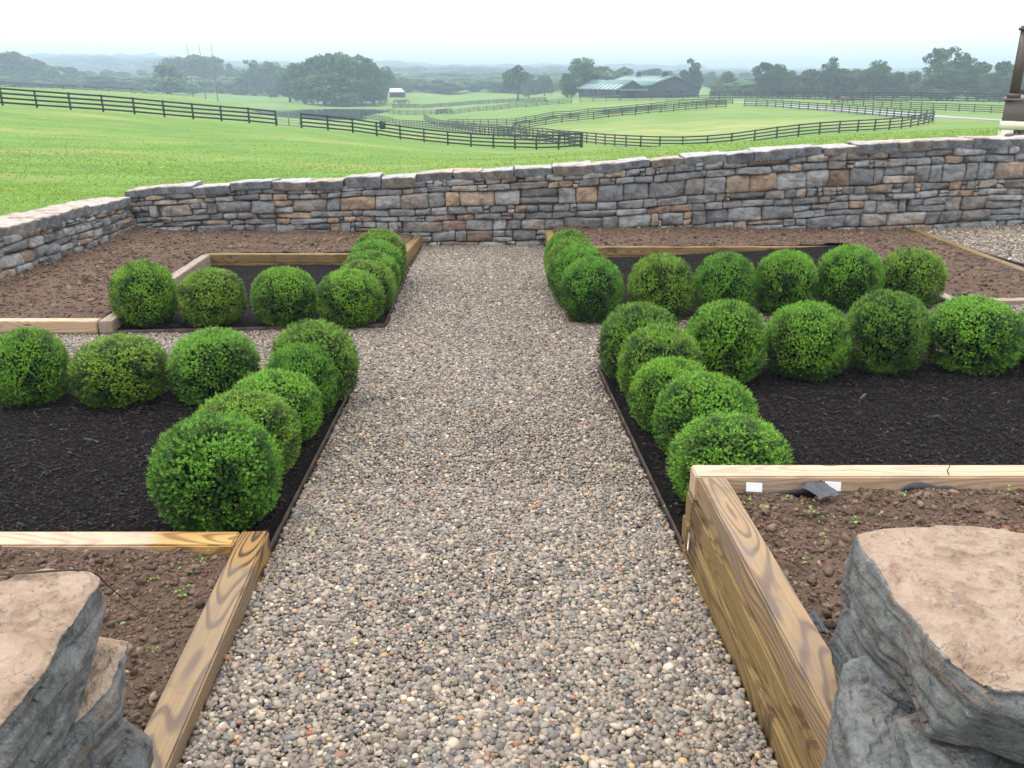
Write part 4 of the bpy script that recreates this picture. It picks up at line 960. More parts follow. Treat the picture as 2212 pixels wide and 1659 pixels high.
for (px, top, wd, Y, mi, lab, grp) in BUSH:
    Y = Y * .978; top += 2
    h = H0 - T(top) * Y                                   # height of its crown
    Zc = Y * CP + (H0 - h + .3) * SP
    x = (px - 1106) / F * Zc; r = wd / 2 / F * Zc * 1.0
    gz = float(garden_z(x, Y)) + .03; hh = h - gz
    b = tag(empty('boxwood_ball', (x, Y, gz)), lab, 'shrub', grp)
    rz = rr_.uniform(0, 6.28); sz = (hh + .015) / .63
    for nm, me in (('foliage', BOX[mi]), ('stem', STEM)):
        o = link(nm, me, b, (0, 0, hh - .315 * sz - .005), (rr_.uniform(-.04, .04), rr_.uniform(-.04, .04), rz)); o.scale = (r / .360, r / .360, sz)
        if nm == 'stem': o.location.z = .33; o.scale = (1, 1, 1)

# ------------------------------------------------------------------ board fences
HF = 1.30
pm = MB(); pm.box((0, 0, HF / 2 - .14), (.13, .13, HF + .34)); POST = pm.data('post', M['fence'])
POSTS_BY = {}
def fence(keys, label, step=2.44, rails=4, mat='fence', first=True, last=True, h=HF, thick=.05, post=True, pts=None, rh=.135):
    q = resample([P(*a) for a in keys], step) if pts is None else np.array(pts)
    # ease the corners between survey points
    for _ in range(2 if len(q) > 6 else 0): q[1:-1] = (q[:-2] + 2 * q[1:-1] + q[2:]) / 4
    z = HT(q[:, 0], q[:, 1]); c = q.mean(0)
    root = tag(empty('board_fence', (q[0, 0], q[0, 1], z[0])), label, 'fence', 'dark board fences of the pastures'); o0 = Vector(root.location)
    if post:
        for i in range(len(q)):
            d = q[min(i + 1, len(q) - 1)] - q[max(i - 1, 0)]
            o = link('post', POST if mat == 'fence' else POST_TAN, root, Vector((q[i, 0], q[i, 1], z[i])) - o0, (0, 0, math.atan2(d[1], d[0]))); o.scale = (1, 1, h / HF)
    for k in range(rails):
        mb = MB(); zz = h * (.17 + .78 * k / (rails - 1))
        for i in range(len(q) - 1):
            d = q[i + 1] - q[i]; d = d / np.linalg.norm(d); n = np.array([d[1], -d[0]]) * .085
            if n[1] > 0: n = -n
            mb.bar((q[i, 0] + n[0], q[i, 1] + n[1], z[i] + zz), (q[i + 1, 0] + n[0], q[i + 1, 1] + n[1], z[i + 1] + zz), thick, rh)
        o = mb.obj('rail', M[mat], root); o.location = -o0
    return root
fence(F_MAIN1, 'near black four board fence running from the left picture edge down to the steel gate')
fence(F_MAIN2, 'near black four board fence from the steel gate curving to the corner of the paddocks')
fence(F_LANE, 'black board fence behind the near one, climbing back beside the pond', 2.9)
fence(F_MID, 'short black board fence at the pointed end of the middle paddock', 2.9)
fence(F_REAR, 'black board fence across the front of the paddock before the barn', 3.2)
fence(F_PF, 'black board fence sweeping along the front of the big right paddock', 2.75)
fence(F_PB, 'black board fence returning from the right corner along the gravel drive', 2.6)
fence(F_PW, 'black board fence rising to the barn along the back of the big paddock', 2.9)
fence(F_PW2, 'second black fence parallel behind the one that rises to the barn', 3.4)
fence(F_11, 'black board fence at the left end of the barn paddock', 4)
fence(F_12A, 'black board fence around the small field by the pond tip', 3.6)
fence(F_12, 'long dark fence before the green field left of the barn', 4.2, rh=.2)
pm = MB(); pm.box((0, 0, HF / 2 - .14), (.16, .16, HF + .3)); POST_TAN = pm.data('post', M['fence'])
fence(F_10, 'short pale brown board fence in front of the long stable', 3.2, 3, 'tan_board', thick=.06, h=1.5)
fence(F_10B, 'thin dark fence in front of the big barn', 4.0, 3)
fence(F_13, 'far dark fence along the foot of the tree line on the right', 3.2, 4, h=1.9, rh=.30)
fence(F_14, 'black board fence behind the gravel drive on the right', 2.75)
fence(F_15, 'far dark fence along the top of the left pasture', 4.2, 4, h=1.7, rh=.26)

# gate in the near fence
ga, gb = P(598.5, 272.1, 80), P(650.5, 276.8, 81)
root = tag(empty('field_gate', ga), 'grey tubular steel gate in the near black fence on the left', 'gate'); g0 = Vector(ga); dv = gb - ga
def gpt(t, h): return ga + dv * t + Vector((0, 0, h)) - g0
mb = MB()
for t in (.03, .97): mb.tube([gpt(t, .15), gpt(t, 1.25)], .035, 6)
for h in (.15, 1.25): mb.tube([gpt(.03, h), gpt(.97, h)], .035, 6)
mb.obj('gate_frame', M['galv'], root)
for h in (.37, .59, .81, 1.03):
    mb = MB(); mb.tube([gpt(.03, h), gpt(.97, h)], .022, 6); mb.obj('bar', M['galv'], root)
mb = MB(); mb.tube([gpt(.5, .12), gpt(.5, 1.28)], .05, 6); mb.obj('brace', M['galv'], root)
# dark bin hung on the fence
p = P(828, 291, 84.9); p.z = HT(p.x, p.y)[0] + 1.12
root = tag(empty('feed_barrel', p), 'round dark blue barrel hung on the near black fence', 'barrel')
mb = MB(); mb.tube([(0, -.33, -.36), (0, -.33, -.33), (0, -.33, .0), (0, -.33, .28), (0, -.33, .31)], [.25, .27, .29, .29, .27], 16); mb.obj('barrel_body', plain('dark_barrel', (.02, .025, .035), .5), root, True)
mb = MB(); mb.tube([(0, -.33, .31), (0, -.33, .35), (0, -.33, .39)], [.31, .31, .20], 16); mb.obj('lid', plain('dark_lid', (.05, .055, .065), .5), root, True)
mb = MB(); mb.bar((-.3, -.06, .02), (.3, -.06, .02), .05, .12); mb.obj('bracket', M['fence'], root)

# ------------------------------------------------------------------ trees
def crown_mesh(seed, lobes, nq=2600, leaf=.55, droop=.0, dark=.0, hue=(1, 1, 1)):
    """lobes (x,y,z,r) in units of the tree height/width; one mesh of leaf clumps"""
    r = np.random.default_rng(seed); P_, N_, K_ = [], [], []
    ex = []
    for (x, y, z, R_) in lobes:
        for k in range(4):
            d = r.normal(0, 1, 3); d[2] = abs(d[2]) * .8; d /= np.linalg.norm(d); ex.append((x + d[0] * R_ * .92, y + d[1] * R_ * .92, z + d[2] * R_ * .78, R_ * r.uniform(.22, .42)))
    lobes = list(lobes) + ex
    vol = np.array([l[3] ** 1.8 for l in lobes]); vol = vol / vol.sum()
    for i, (x, y, z, R_) in enumerate(lobes):
        n = int(nq * vol[i]); d = r.normal(0, 1, (n, 3)); d /= np.linalg.norm(d, axis=1, keepdims=True)
        q = 1 + .28 * fbm(d * 2.6 + i * 3, seed + i, 3)
        rad = R_ * q * r.uniform(.35, 1.0, n) ** .45
        gate = fbm(d * 4.5 + i * 5, seed + 50 + i, 2) > -.30
        p = np.array([x, y, z]) + d * rad[:, None] * np.array([1, 1, .82])
        P_.append(p[gate]); K_.append(np.full(gate.sum(), r.uniform(.75, 1.25)))
    P_ = np.concatenate(P_); K_ = np.concatenate(K_); n = len(P_)
    s = leaf * .82 * r.uniform(.5, 1.3, n)
    cl = fbm(P_ * .35 + seed, seed + 8, 3)
    c = np.array([(.070, .135, .040)]) * (K_ * (1 + .5 * cl) * r.uniform(.7, 1.35, n))[:, None] * np.array(hue) * (1 - dark)
    q4 = np.array([[-1, -.8, 0], [.9, -1, .15], [1, .8, -.1], [-.8, 1, .1]]) * .5
    global rng
    old = rng; rng = r
    v, f, cc = scatter(q4[None], np.array([[0, 1, 2, 3]]), P_, np.repeat(s[:, None], 3, 1), rand_rot(n), c); rng = old
    return mesh('crown', v, f, M['tree_leaf'], False, cc)
def limbs(mb, h, spread, lobes, r0):
    mb.tube([(0, 0, -.5), (.02 * h, 0, h * .18), (-.01 * h, .01 * h, h * .42), (0, 0, h * .7)], [r0 * 1.25, r0, r0 * .7, r0 * .25], 8)
    for (x, y, z, R_) in lobes:
        mb.tube([(0, 0, h * .25), (x * .45, y * .45, h * .25 + (z - h * .25) * .55), (x * .9, y * .9, z)], [r0 * .45, r0 * .28, r0 * .08], 5)
def species(kind, seed):
    """a tree 10 m high; returns crown and trunk meshes"""
    r = np.random.default_rng(seed); L = []
    hue = (1, 1, 1); nq = 7540; leaf = .42; r0 = .28
    if kind == 'broad':
        for k in range(12):
            a = r.uniform(0, 6.28); d = r.uniform(.8, 3.4); L.append((d * math.cos(a), d * math.sin(a), r.uniform(2.4, 7.6) - d * .15, r.uniform(1.5, 2.3)))
        L.append((0, 0, 8.0, 1.8)); L.append((0, 0, 4.6, 2.9))
    elif kind == 'low':                                  # foliage down to the ground
        for k in range(16):
            a = r.uniform(0, 6.28); z = r.uniform(1.0, 8.0); d = r.uniform(.6, 3.8) * (1.1 - (z / 10) ** 2 * .8); L.append((d * math.cos(a), d * math.sin(a), z, r.uniform(1.5, 2.3)))
        L.append((0, 0, 8.1, 1.8)); L.append((0, 0, 4.5, 3.0)); nq = 11890
    elif kind == 'ragged':
        for k in range(9):
            a = r.uniform(0, 6.28); d = r.uniform(.5, 2.6); L.append((d * math.cos(a), d * math.sin(a), r.uniform(2.4, 9.2) - d * .2, r.uniform(.9, 1.6)))
        L.append((.2, 0, 9.1, .9)); L.append((0, 0, 5.0, 2.0)); L += [(0, 0, 1.9, 1.9), (1.5, .6, 1.5, 1.3), (-1.4, -.6, 1.5, 1.4)]; nq = 6090; leaf = .36; r0 = .22
    elif kind == 'tall':
        for k in range(12):
            a = r.uniform(0, 6.28); z = r.uniform(1.8, 9); d = r.uniform(.3, 1.6) * (1.15 - z / 14); L.append((d * math.cos(a), d * math.sin(a), z, r.uniform(1.0, 1.6)))
        L.append((0, 0, 9.0, .9)); L.append((0, 0, 1.6, 1.6)); nq = 6670; leaf = .40
    elif kind == 'willow':
        for k in range(11):
            a = r.uniform(0, 6.28); d = r.uniform(1, 3.2); L.append((d * math.cos(a), d * math.sin(a), r.uniform(1.6, 7.4) - d * .2, r.uniform(1.2, 1.9)))
        L.append((0, 0, 8.2, 1.4)); L += [(0, 0, 2.2, 2.4), (2.2, 1, 1.6, 1.5), (-2.2, -1, 1.7, 1.6)]; hue = (1.7, 1.55, 1.3); nq = 7540
    elif kind == 'lollipop':
        for k in range(9):
            a = r.uniform(0, 6.28); d = r.uniform(.6, 2.4); L.append((d * math.cos(a), d * math.sin(a), r.uniform(4.2, 8.2) - d * .1, r.uniform(1.2, 1.9)))
        L.append((0, 0, 8.6, 1.2)); hue = (1.35, 1.3, 1.1); r0 = .24
    cm = crown_mesh(seed, L, nq, leaf, 0, 0, hue)
    mb = MB(); limbs(mb, 10, 3, L[:8], r0); tm = mb.data('trunk', M['bark'], True)
    return cm, tm
SP_ = {(k, i): species(k, 900 + 10 * j + i) for j, k in enumerate(('broad', 'low', 'ragged', 'tall', 'willow', 'lollipop')) for i in range(2)}
NOMW = {'broad': 9.6, 'low': 9.4, 'ragged': 6.6, 'tall': 4.6, 'willow': 8.6, 'lollipop': 7.2}
rt = np.random.default_rng(12)
def tree(cx, base, top, wd, Y, kind, var, label, group, cat='tree', sink=0):
    q = P(cx, base, Y); z0 = float(HT(q.x, q.y)[0]); zt = H0 - T(top) * Y; h = zt - z0 + .4
    w = wd * 1.22 / F * Y / fw(base)
    root = tag(empty('tree', (q.x, q.y, z0), rt.uniform(0, 6.28)), label, cat, group)
    cm, tm = SP_[(kind, var)]; s = h / 9.75; sx = w / NOMW[kind]
    for nm, me in (('crown', cm), ('trunk', tm)):
        o = link(nm, me, root); o.scale = (sx, sx, s)
    return root
GL, GO, GB, GR = 'trees behind the left pasture', 'big clump of trees behind the pond', 'trees around the barns', 'trees behind the right hand fence'
TREES = [
 (-40, 188, 106, 127, 563, 'low', 0, 'huge hazy tree cut off by the left picture edge', GL),
 (30, 189, 112, 106, 524, 'low', 1, 'hazy blue green tree second from the left picture edge', GL),
 (85, 190, 130, 71, 563, 'low', 1, 'rounded hazy tree right of the two tallest at the left', GL),
 (132, 192, 142, 66, 486, 'willow', 0, 'pale yellowish tree in the gap of the left tree line', GL),
 (158, 194, 146, 40, 563, 'tall', 0, 'narrow dark tree beside the pale one on the left', GL),
 (198, 196, 154, 59, 627, 'low', 0, 'small rounded blue tree under the hazy ridge, left', GL),
 (238, 198, 152, 54, 627, 'low', 0, 'second small blue tree under the hazy ridge, left', GL),
 (272, 200, 156, 54, 627, 'low', 1, 'low hazy tree just left of the willow', GL),
 (312, 203, 150, 54, 627, 'willow', 1, 'pale hazy tree touching the willow on its left', GL),
 (366, 207, 136, 106, 396, 'willow', 0, 'light green willow with spreading crown, left of the poles', GL),
 (392, 206, 124, 69, 563, 'low', 1, 'dark tree whose top shows above the light green willow', GL),
 (432, 208, 121, 75, 563, 'tall', 1, 'tall dark blue tree behind the left utility pole', GL),
 (470, 212, 122, 73, 563, 'low', 1, 'tall dark blue tree behind the right utility pole', GL),
 (512, 214, 150, 64, 563, 'low', 0, 'lower bush like tree right of the utility poles', GL),
 (552, 218, 131, 89, 486, 'ragged', 0, 'ragged topped hazy tree between the poles and the big clump', GL),
 (596, 221, 134, 80, 486, 'low', 0, 'rounded hazy tree left beside the big dark clump', GL),
 (628, 222, 150, 69, 384, 'low', 0, 'low tree tucked against the left flank of the dark clump', GL),
 (660, 229, 135, 78, 350, 'low', 1, 'left shoulder tree of the big dark clump by the pond', GO),
 (702, 231, 121, 106, 352, 'low', 0, 'left centre tree of the big dark clump by the pond', GO),
 (742, 231, 115, 104, 356, 'low', 1, 'highest centre tree of the big dark clump by the pond', GO),
 (782, 230, 122, 96, 352, 'low', 0, 'right centre tree of the big dark clump by the pond', GO),
 (808, 229, 138, 60, 350, 'low', 1, 'right shoulder tree of the big dark clump by the pond', GO),
 (725, 231, 160, 120, 342, 'low', 1, 'low front tree at the foot of the big dark clump', GO),
 (836, 216, 142, 44, 420, 'broad', 1, 'paler tree just right of the big dark clump', GO),
 (872, 206, 166, 40, 470, 'willow', 1, 'small round yellow green tree behind the white roofed shed', GB),
 (1118, 209, 143, 50, 345, 'lollipop', 0, 'lone green tree with clear trunk left of the barns', GB),
 (1142, 207, 160, 34, 420, 'low', 0, 'small dark tree just behind the lone green one', GB),
 (1176, 207, 160, 40, 420, 'broad', 1, 'rounded blue tree between the lone tree and the barn tree', GB),
 (1262, 210, 123, 92, 325, 'broad', 0, 'large leafy tree rising behind the left end of the stable', GB),
 (1226, 211, 160, 36, 318, 'low', 1, 'bushy tree at the left end of the stable', GB),
 (1302, 207, 146, 60, 400, 'ragged', 1, 'hazy tree behind the stable roof, right of the large one', GB),
 (1345, 206, 147, 62, 420, 'low', 0, 'rounded hazy tree behind the middle of the stable roof', GB),
 (1408, 206, 149, 62, 470, 'low', 1, 'blue tree above the gap between the two barn roofs', GB),
 (1442, 206, 152, 46, 470, 'broad', 0, 'blue tree above the roof vents of the big barn', GB),
 (1486, 210, 129, 44, 325, 'ragged', 0, 'thin ragged tree rising behind the right side of the big barn', GB),
 (1500, 209, 156, 36, 330, 'low', 1, 'dense lower tree behind the right side of the big barn', GB),
 (1566, 208, 156, 48, 345, 'low', 0, 'rounded tree standing alone right of the big barn', GB),
 (1548, 209, 172, 30, 330, 'willow', 1, 'small light green tree in front of the rounded one right of the barn', GB),
 (1536, 206, 154, 40, 520, 'broad', 1, 'hazy tree far behind, right of the barn', GB),
 (1604, 207, 158, 44, 600, 'low', 1, 'pale hazy tree in the gap right of the barn', GB),
 (1645, 212, 138, 50, 300, 'ragged', 1, 'leftmost tree of the long row on the right', GR),
 (1680, 213, 140, 56, 300, 'low', 0, 'second tree of the long row on the right', GR),
 (1705, 213, 152, 44, 300, 'broad', 0, 'lower rounded tree third in the row on the right', GR),
 (1745, 213, 152, 40, 290, 'tall', 0, 'slim tree standing apart in the right hand row', GR),
 (1788, 213, 127, 54, 290, 'ragged', 0, 'tall tufted tree left of the horse', GR),
 (1806, 214, 150, 70, 292, 'low', 1, 'broad bushy tree at the foot of the tall tufted one', GR),
 (1842, 214, 147, 54, 290, 'willow', 0, 'light green tree directly behind the horse', GR),
 (1886, 215, 129, 72, 285, 'broad', 1, 'big rounded tree right of the horse', GR),
 (1874, 215, 150, 60, 282, 'low', 0, 'dark bushy tree below the big rounded one', GR),
 (1930, 216, 157, 44, 285, 'low', 1, 'low tree in the dip of the right hand row', GR),
 (1966, 217, 153, 52, 280, 'broad', 0, 'rounded tree left of the tallest pair', GR),
 (2010, 218, 108, 58, 275, 'ragged', 1, 'tallest airy tree on the right, left one of the pair', GR),
 (2046, 218, 104, 62, 275, 'ragged', 0, 'tallest airy tree on the right, right one of the pair', GR),
 (2030, 219, 148, 96, 270, 'low', 0, 'dense dark tree at the foot of the tallest pair', GR),
 (2086, 220, 124, 54, 272, 'broad', 1, 'full crowned tree right of the tallest pair', GR),
 (2110, 221, 138, 40, 276, 'tall', 1, 'pointed pale tree right of the tallest pair', GR),
 (2136, 222, 158, 56, 265, 'low', 1, 'low dark tree left of the porch', GR),
 (2158, 223, 136, 44, 268, 'ragged', 1, 'thin ragged tree just left of the porch', GR),
 (2192, 224, 127, 60, 262, 'broad', 0, 'tree partly hidden behind the porch post', GR),
 (2240, 225, 130, 70, 262, 'low', 0, 'tree behind the porch railing at the right edge', GR),
]
for t_ in TREES: tree(*t_)

# short grass blades standing up from the mown pasture nearest the wall
rg = np.random.default_rng(77); n = 130000
gy_ = 15.4 + np.minimum(rg.exponential(8, n), 40); gx_ = rg.uniform(-1.0, 1.0, n) * (gy_ * .66 + 2)
gl = rg.random(n) < .10; gx_[gl] = rg.uniform(-12, -7.15, gl.sum()); gy_[gl] = rg.uniform(7, 16, gl.sum())
k_ = (HT(gx_, gy_)); sz = rg.uniform(.3, .75, n)
keep = fbm(np.stack([gx_, gy_, gx_ * 0], 1) * .8, 5, 3) + rg.normal(0, .35, n) > -.25
gx_, gy_, k_, sz = gx_[keep], gy_[keep], k_[keep], sz[keep]; n = len(gx_)
gv = np.array([[-.012, 0, -.01], [.012, 0, -.01], [.02, .006, .045], [-.03, .002, .03]]); gc = np.array([(.26, .43, .085)]) * rg.uniform(.5, 1.35, (n, 1)) * np.array([1, 1, 1]); dr_ = rg.random(n) < .08; gc[dr_] = (.30, .27, .11)
v, f, cc = scatter(gv[None], np.array([[0, 1, 2, 3]]), np.stack([gx_, gy_, k_ + .0], 1), np.repeat(sz[:, None], 3, 1) * np.clip(gy_ / 20, .8, 1.3)[:, None], rand_rot(n, .35), gc)
tag(link('grass', mesh('grass', v, f, M['tree_leaf'], False, cc)), 'short green grass of the pasture just beyond the stone wall', None, None, 'stuff')

# far woods on the ridges: masses of crowns nobody could count
def woods(name, label, rows, seed):
    r = np.random.default_rng(seed); P_, S_, C_ = [], [], []
    for (x0, x1, base, top, Y0, Y1, n, wdm) in rows:
        for i in range(n):
            px = r.uniform(x0, x1); Y = r.uniform(Y0, Y1); q = P(px, base, Y); z0 = float(HT(q.x, q.y)[0])
            zt = H0 - T(top + r.normal(0, 1.6)) * Y; h = max(zt - z0, 5); w = wdm * r.uniform(.7, 1.4)
            col = np.array([.040, .085, .022]) * r.uniform(.7, 1.5) * np.array([1, 1, 1])
            m = 26; d = r.normal(0, 1, (m, 3)); d /= np.linalg.norm(d, axis=1, keepdims=True)
            c0 = np.array([q.x, q.y, z0 + h * .52]); pp = c0 + d * np.array([w * .42, w * .42, h * .40]) * r.uniform(.5, 1, (m, 1))
            P_.append(pp); S_.append(np.repeat(np.array([[w * .26, w * .26, h * .17]]), m, 0) * r.uniform(.6, 1.25, (m, 1))); C_.append(col * r.uniform(.75, 1.3, (m, 1)))
    P_ = np.concatenate(P_); S_ = np.concatenate(S_); C_ = np.concatenate(C_)
    pr_ = np.array([ICO1[0] * (1 + .35 * fbm(ICO1[0] * 2 + k, k, 2)[:, None]) for k in range(6)])
    rot = np.tile(np.eye(3), (len(P_), 1, 1))
    v, f, cc = scatter(pr_, ICO1[1], P_, S_, rot, C_)
    tag(link(name, mesh(name, v, f, M['tree_leaf'], True, cc)), label, None, None, 'stuff')
woods('woods', 'hazy belt of woodland in the valley behind the pond and the barns', [(820, 1240, 205, 168, 560, 700, 60, 22), (860, 1230, 198, 156, 700, 900, 70, 24), (1100, 1660, 200, 160, 620, 900, 70, 24), (560, 860, 200, 158, 620, 800, 34, 24), (1560, 1780, 203, 165, 480, 700, 36, 20), (1880, 2000, 205, 160, 480, 700, 12, 22), (2060, 2300, 205, 160, 480, 700, 24, 22), (-200, 330, 192, 170, 900, 1000, 60, 22), (330, 620, 192, 160, 950, 1050, 40, 30)], 5)
woods('woods', 'low continuous belt of brush and trees behind the pastures', [(-150, 640, 199, 166, 470, 600, 90, 15), (1590, 2300, 216, 178, 310, 380, 90, 9), (860, 1240, 206, 172, 470, 540, 40, 14)], 15)
woods('woods', 'pale band of trees on the far left ridge', [(60, 330, 168, 124, 1300, 1500, 46, 44), (300, 400, 170, 126, 1150, 1300, 14, 40), (-300, 60, 168, 128, 1300, 1500, 30, 44), (480, 760, 176, 146, 900, 1200, 40, 30), (840, 1300, 178, 146, 1000, 1400, 80, 32), (1260, 1700, 178, 152, 1000, 1400, 80, 32), (1500, 2300, 180, 156, 1000, 1400, 90, 32)], 6)
woods('woods', 'palest line of wooded hills along the horizon', [(-600, 400, 152, 118, 1800, 2300, 80, 60), (300, 900, 154, 134, 1800, 2500, 90, 60), (820, 1500, 156, 140, 1800, 2500, 110, 60), (1400, 2900, 160, 148, 1800, 2500, 160, 60)], 8)
# ------------------------------------------------------------------ utility poles
def pole(px, base, top, Y, label, arm=True):
    q = P(px, base, Y); z0 = float(HT(q.x, q.y)[0]); h = H0 - T(top) * Y - z0
    root = tag(empty('utility_pole', (q.x, q.y, z0)), label, 'utility pole', 'utility poles in the valley')
    mb = MB(); mb.tube([(0, 0, -1), (0, 0, h * .5), (-.01 * h, 0, h)], [.15, .12, .07], 8); mb.obj('shaft', M['pole'], root, True)
    if arm:
        mb = MB(); mb.bar((-.9, 0, h * .80), (1.6, 0, h * .80 - .9), .12, .12); mb.obj('crossarm', M['pole'], root)
pole(418, 208, 94, 285, 'leftmost of the three thin bare utility poles above the dark trees')
pole(444, 209, 95, 285, 'middle one of the three thin bare utility poles above the dark trees')
pole(470, 210, 94, 285, 'rightmost of the three thin bare utility poles above the dark trees')
pole(973, 204, 143, 480, 'left one of two hazy utility poles before the valley woods', False)
pole(988, 204, 143, 480, 'right one of two hazy utility poles before the valley woods', False)

# ------------------------------------------------------------------ barns
def barn(name, label, corner, W, Lg, he, hr, ang, over=.6):
    """corner: front left corner on the ground; ang: direction of the long axis (away from the viewer)"""
    q = Vector(corner); root = tag(empty(name, q), label, 'barn')
    a = Vector((math.cos(ang), math.sin(ang), 0)); b = Vector((a.y, -a.x, 0))
    def w(u, v, z): return b * u + a * v + Vector((0, 0, z))
    def poly(nm, groups, mat, par=root):
        V, Fq, Ft = [], [], []
        for g_ in groups:
            n0 = len(V); V += [tuple(x) for x in g_]
            (Fq if len(g_) == 4 else Ft).append([n0 + i for i in range(len(g_))])
        fs = [np.array(x) for x in (Fq, Ft) if x]
        return link(nm, mesh(nm, np.array(V), fs, M[mat]), par)
    def solid(nm, pts, off, mat):   # prism from a face and an offset
        n = len(pts); V = [tuple(p) for p in pts] + [tuple(p + off) for p in pts]
        fs = [np.array([list(range(n - 1, -1, -1)), list(range(n, 2 * n))]), np.array([[i, (i + 1) % n, n + (i + 1) % n, n + i] for i in range(n)])]
        return link(nm, mesh(nm, np.array(V), fs, M[mat]), root)
    solid('wall', [w(0, 0, -2), w(W, 0, -2), w(W, 0, he), w(W / 2, 0, hr), w(0, 0, he)], w(0, Lg, 0), 'barn')
    t = .18; k = (hr - he) / (W / 2)
    for s in (0, 1):
        u0, u1 = (-over, W / 2) if s == 0 else (W + over, W / 2); z0 = he - k * over
        solid('roof', [w(u0, -over, z0 + .06), w(u1, -over, hr + .06), w(u1, -over, hr + .06 + t), w(u0, -over, z0 + .06 + t)], w(0, Lg + 2 * over, 0), 'roof')
    return root, w, solid, k
pA = P(1334.8, 212.3, 290); pA.z = float(HT(pA.x, pA.y)[0])
ang = math.atan2(.92, -.40)
root, w, solid, k = barn('stable', 'long low dark stable with green metal roof and pale roof panels', pA, 10.0, 27, 2.7, 5.35, ang)
off = 0
for i in range(9):                     # translucent strips on the lower half of the near slope
    v0 = .9 + i * 2.9; z0 = 2.7 - k * .5 + .27; z1 = 2.7 + k * 2.3 + .27
    solid('skylight', [w(-.5, v0, z0), w(-.5, v0 + 1.5, z0), w(2.3, v0 + 1.5, z1), w(2.3, v0, z1)], Vector((0, 0, .05)), 'skylight')
for i in range(8):
    v0 = 2 + i * 3.1; f_ = solid('window', [w(-.05, v0, .9), w(-.05, v0 + 1.0, .9), w(-.05, v0 + 1.0, 2.2), w(-.05, v0, 2.2)], w(-.05, 0, 0), 'dark')
    for dv_ in (-.16, 1.04): 
        tr = solid('window_trim', [w(-.06, v0 + dv_, .8), w(-.06, v0 + dv_ + .16, .8), w(-.06, v0 + dv_ + .16, 2.3), w(-.06, v0 + dv_, 2.3)], w(-.07, 0, 0), 'mauve' if i % 3 else 'skylight'); tr.parent = f_
solid('canopy', [w(-.2, -.1, 2.75), w(10.2, -.1, 2.75), w(10.2, -1.6, 2.35), w(-.2, -1.6, 2.35)], Vector((0, 0, .12)), 'roof')
solid('doorway', [w(3.2, -.06, 0), w(6.2, -.06, 0), w(6.2, -.06, 2.3), w(3.2, -.06, 2.3)], w(0, -.05, 0), 'dark')
def cupola(v0, sz, hr_, W_):
    c = w(W_ / 2, v0, 0); mb = MB(); mb.box((c.x, c.y, hr_ + sz * .45), (sz, sz, sz * .9), ang); o = mb.obj('cupola', M['barn'], root)
    mb = MB(); h = sz * .62; z = hr_ + sz * .9
    mb.add([(c.x - h, c.y - h, z), (c.x + h, c.y - h, z), (c.x + h, c.y + h, z), (c.x - h, c.y + h, z), (c.x, c.y, z + sz * .6)], [[0, 3, 2, 1]], [[0, 1, 4], [1, 2, 4], [2, 3, 4], [3, 0, 4]]); mb.obj('cupola_roof', M['fence'], o)
cupola(16, .55, 5.5, 10.0)
pB = P(1403.5, 211.5, 300); pB.z = float(HT(pB.x, pB.y)[0]) - .2
root, w, solid, k = barn('barn', 'big dark barn with wide gable and two roof vents, right of the stable', pB, 17.6, 34, 4.1, 6.9, math.atan2(.93, -.36))
for u in (6.2, 11.2):
    f_ = solid('window', [w(u, -.06, 1.9), w(u + 1.7, -.06, 1.9), w(u + 1.7, -.06, 2.7), w(u, -.06, 2.7)], w(0, -.05, 0), 'dark')
    t_ = solid('window_trim', [w(u - .15, -.05, 2.72), w(u + 1.85, -.05, 2.72), w(u + 1.85, -.05, 2.95), w(u - .15, -.05, 2.95)], w(0, -.08, 0), 'lattice'); t_.parent = f_
solid('door', [w(7.6, -.06, 0), w(10.4, -.06, 0), w(10.4, -.06, 3.0), w(7.6, -.06, 3.0)], w(0, -.04, 0), 'fence')
for i in range(11):
    v0 = 1.5 + i * 2.9; z0 = 4.1 + k * 3.0 + .27; z1 = 4.1 + k * 6.4 + .27
    solid('skylight', [w(3.0, v0, z0), w(3.0, v0 + 1.3, z0), w(6.4, v0 + 1.3, z1), w(6.4, v0, z1)], Vector((0, 0, .05)), 'skylight')
ang = math.atan2(.93, -.36); cupola(6, 1.3, 6.9, 17.6); cupola(24, 1.3, 6.9, 17.6)
# lean-to at the right end of the big barn
solid('annex', [w(17.7, 2, -1), w(20.2, 2, -1), w(20.2, 2, 2.2), w(17.7, 2, 2.6)], w(0, 8, 0), 'barn')
# shed with the white roof
q = P(842, 209.5, 400); q.z = float(HT(q.x, q.y)[0])
root = tag(empty('shed', q), 'small dark open shed with a bright white roof right of the big clump', 'shed')
root.scale = (.74, 1, .85); mb = MB(); mb.box((4.2, 3, 1.2), (8.6, 5, 3.4)); mb.obj('wall', M['barn'], root)
V = np.array([(-.3, 0, 2.6), (9.2, 0, 2.6), (6.2, 5, 4.3), (-.6, 5, 4.3), (-.3, 0, 2.8), (9.2, 0, 2.8), (6.2, 5, 4.5), (-.6, 5, 4.5)], float)
link('roof', mesh('roof', V, np.array([[0, 3, 2, 1], [4, 5, 6, 7], [0, 1, 5, 4], [1, 2, 6, 5], [2, 3, 7, 6], [3, 0, 4, 7]]), M['white']), root)
mb = MB(); mb.box((4, .48, .9), (5.5, .1, 2.2)); mb.obj('opening', M['dark'], root)

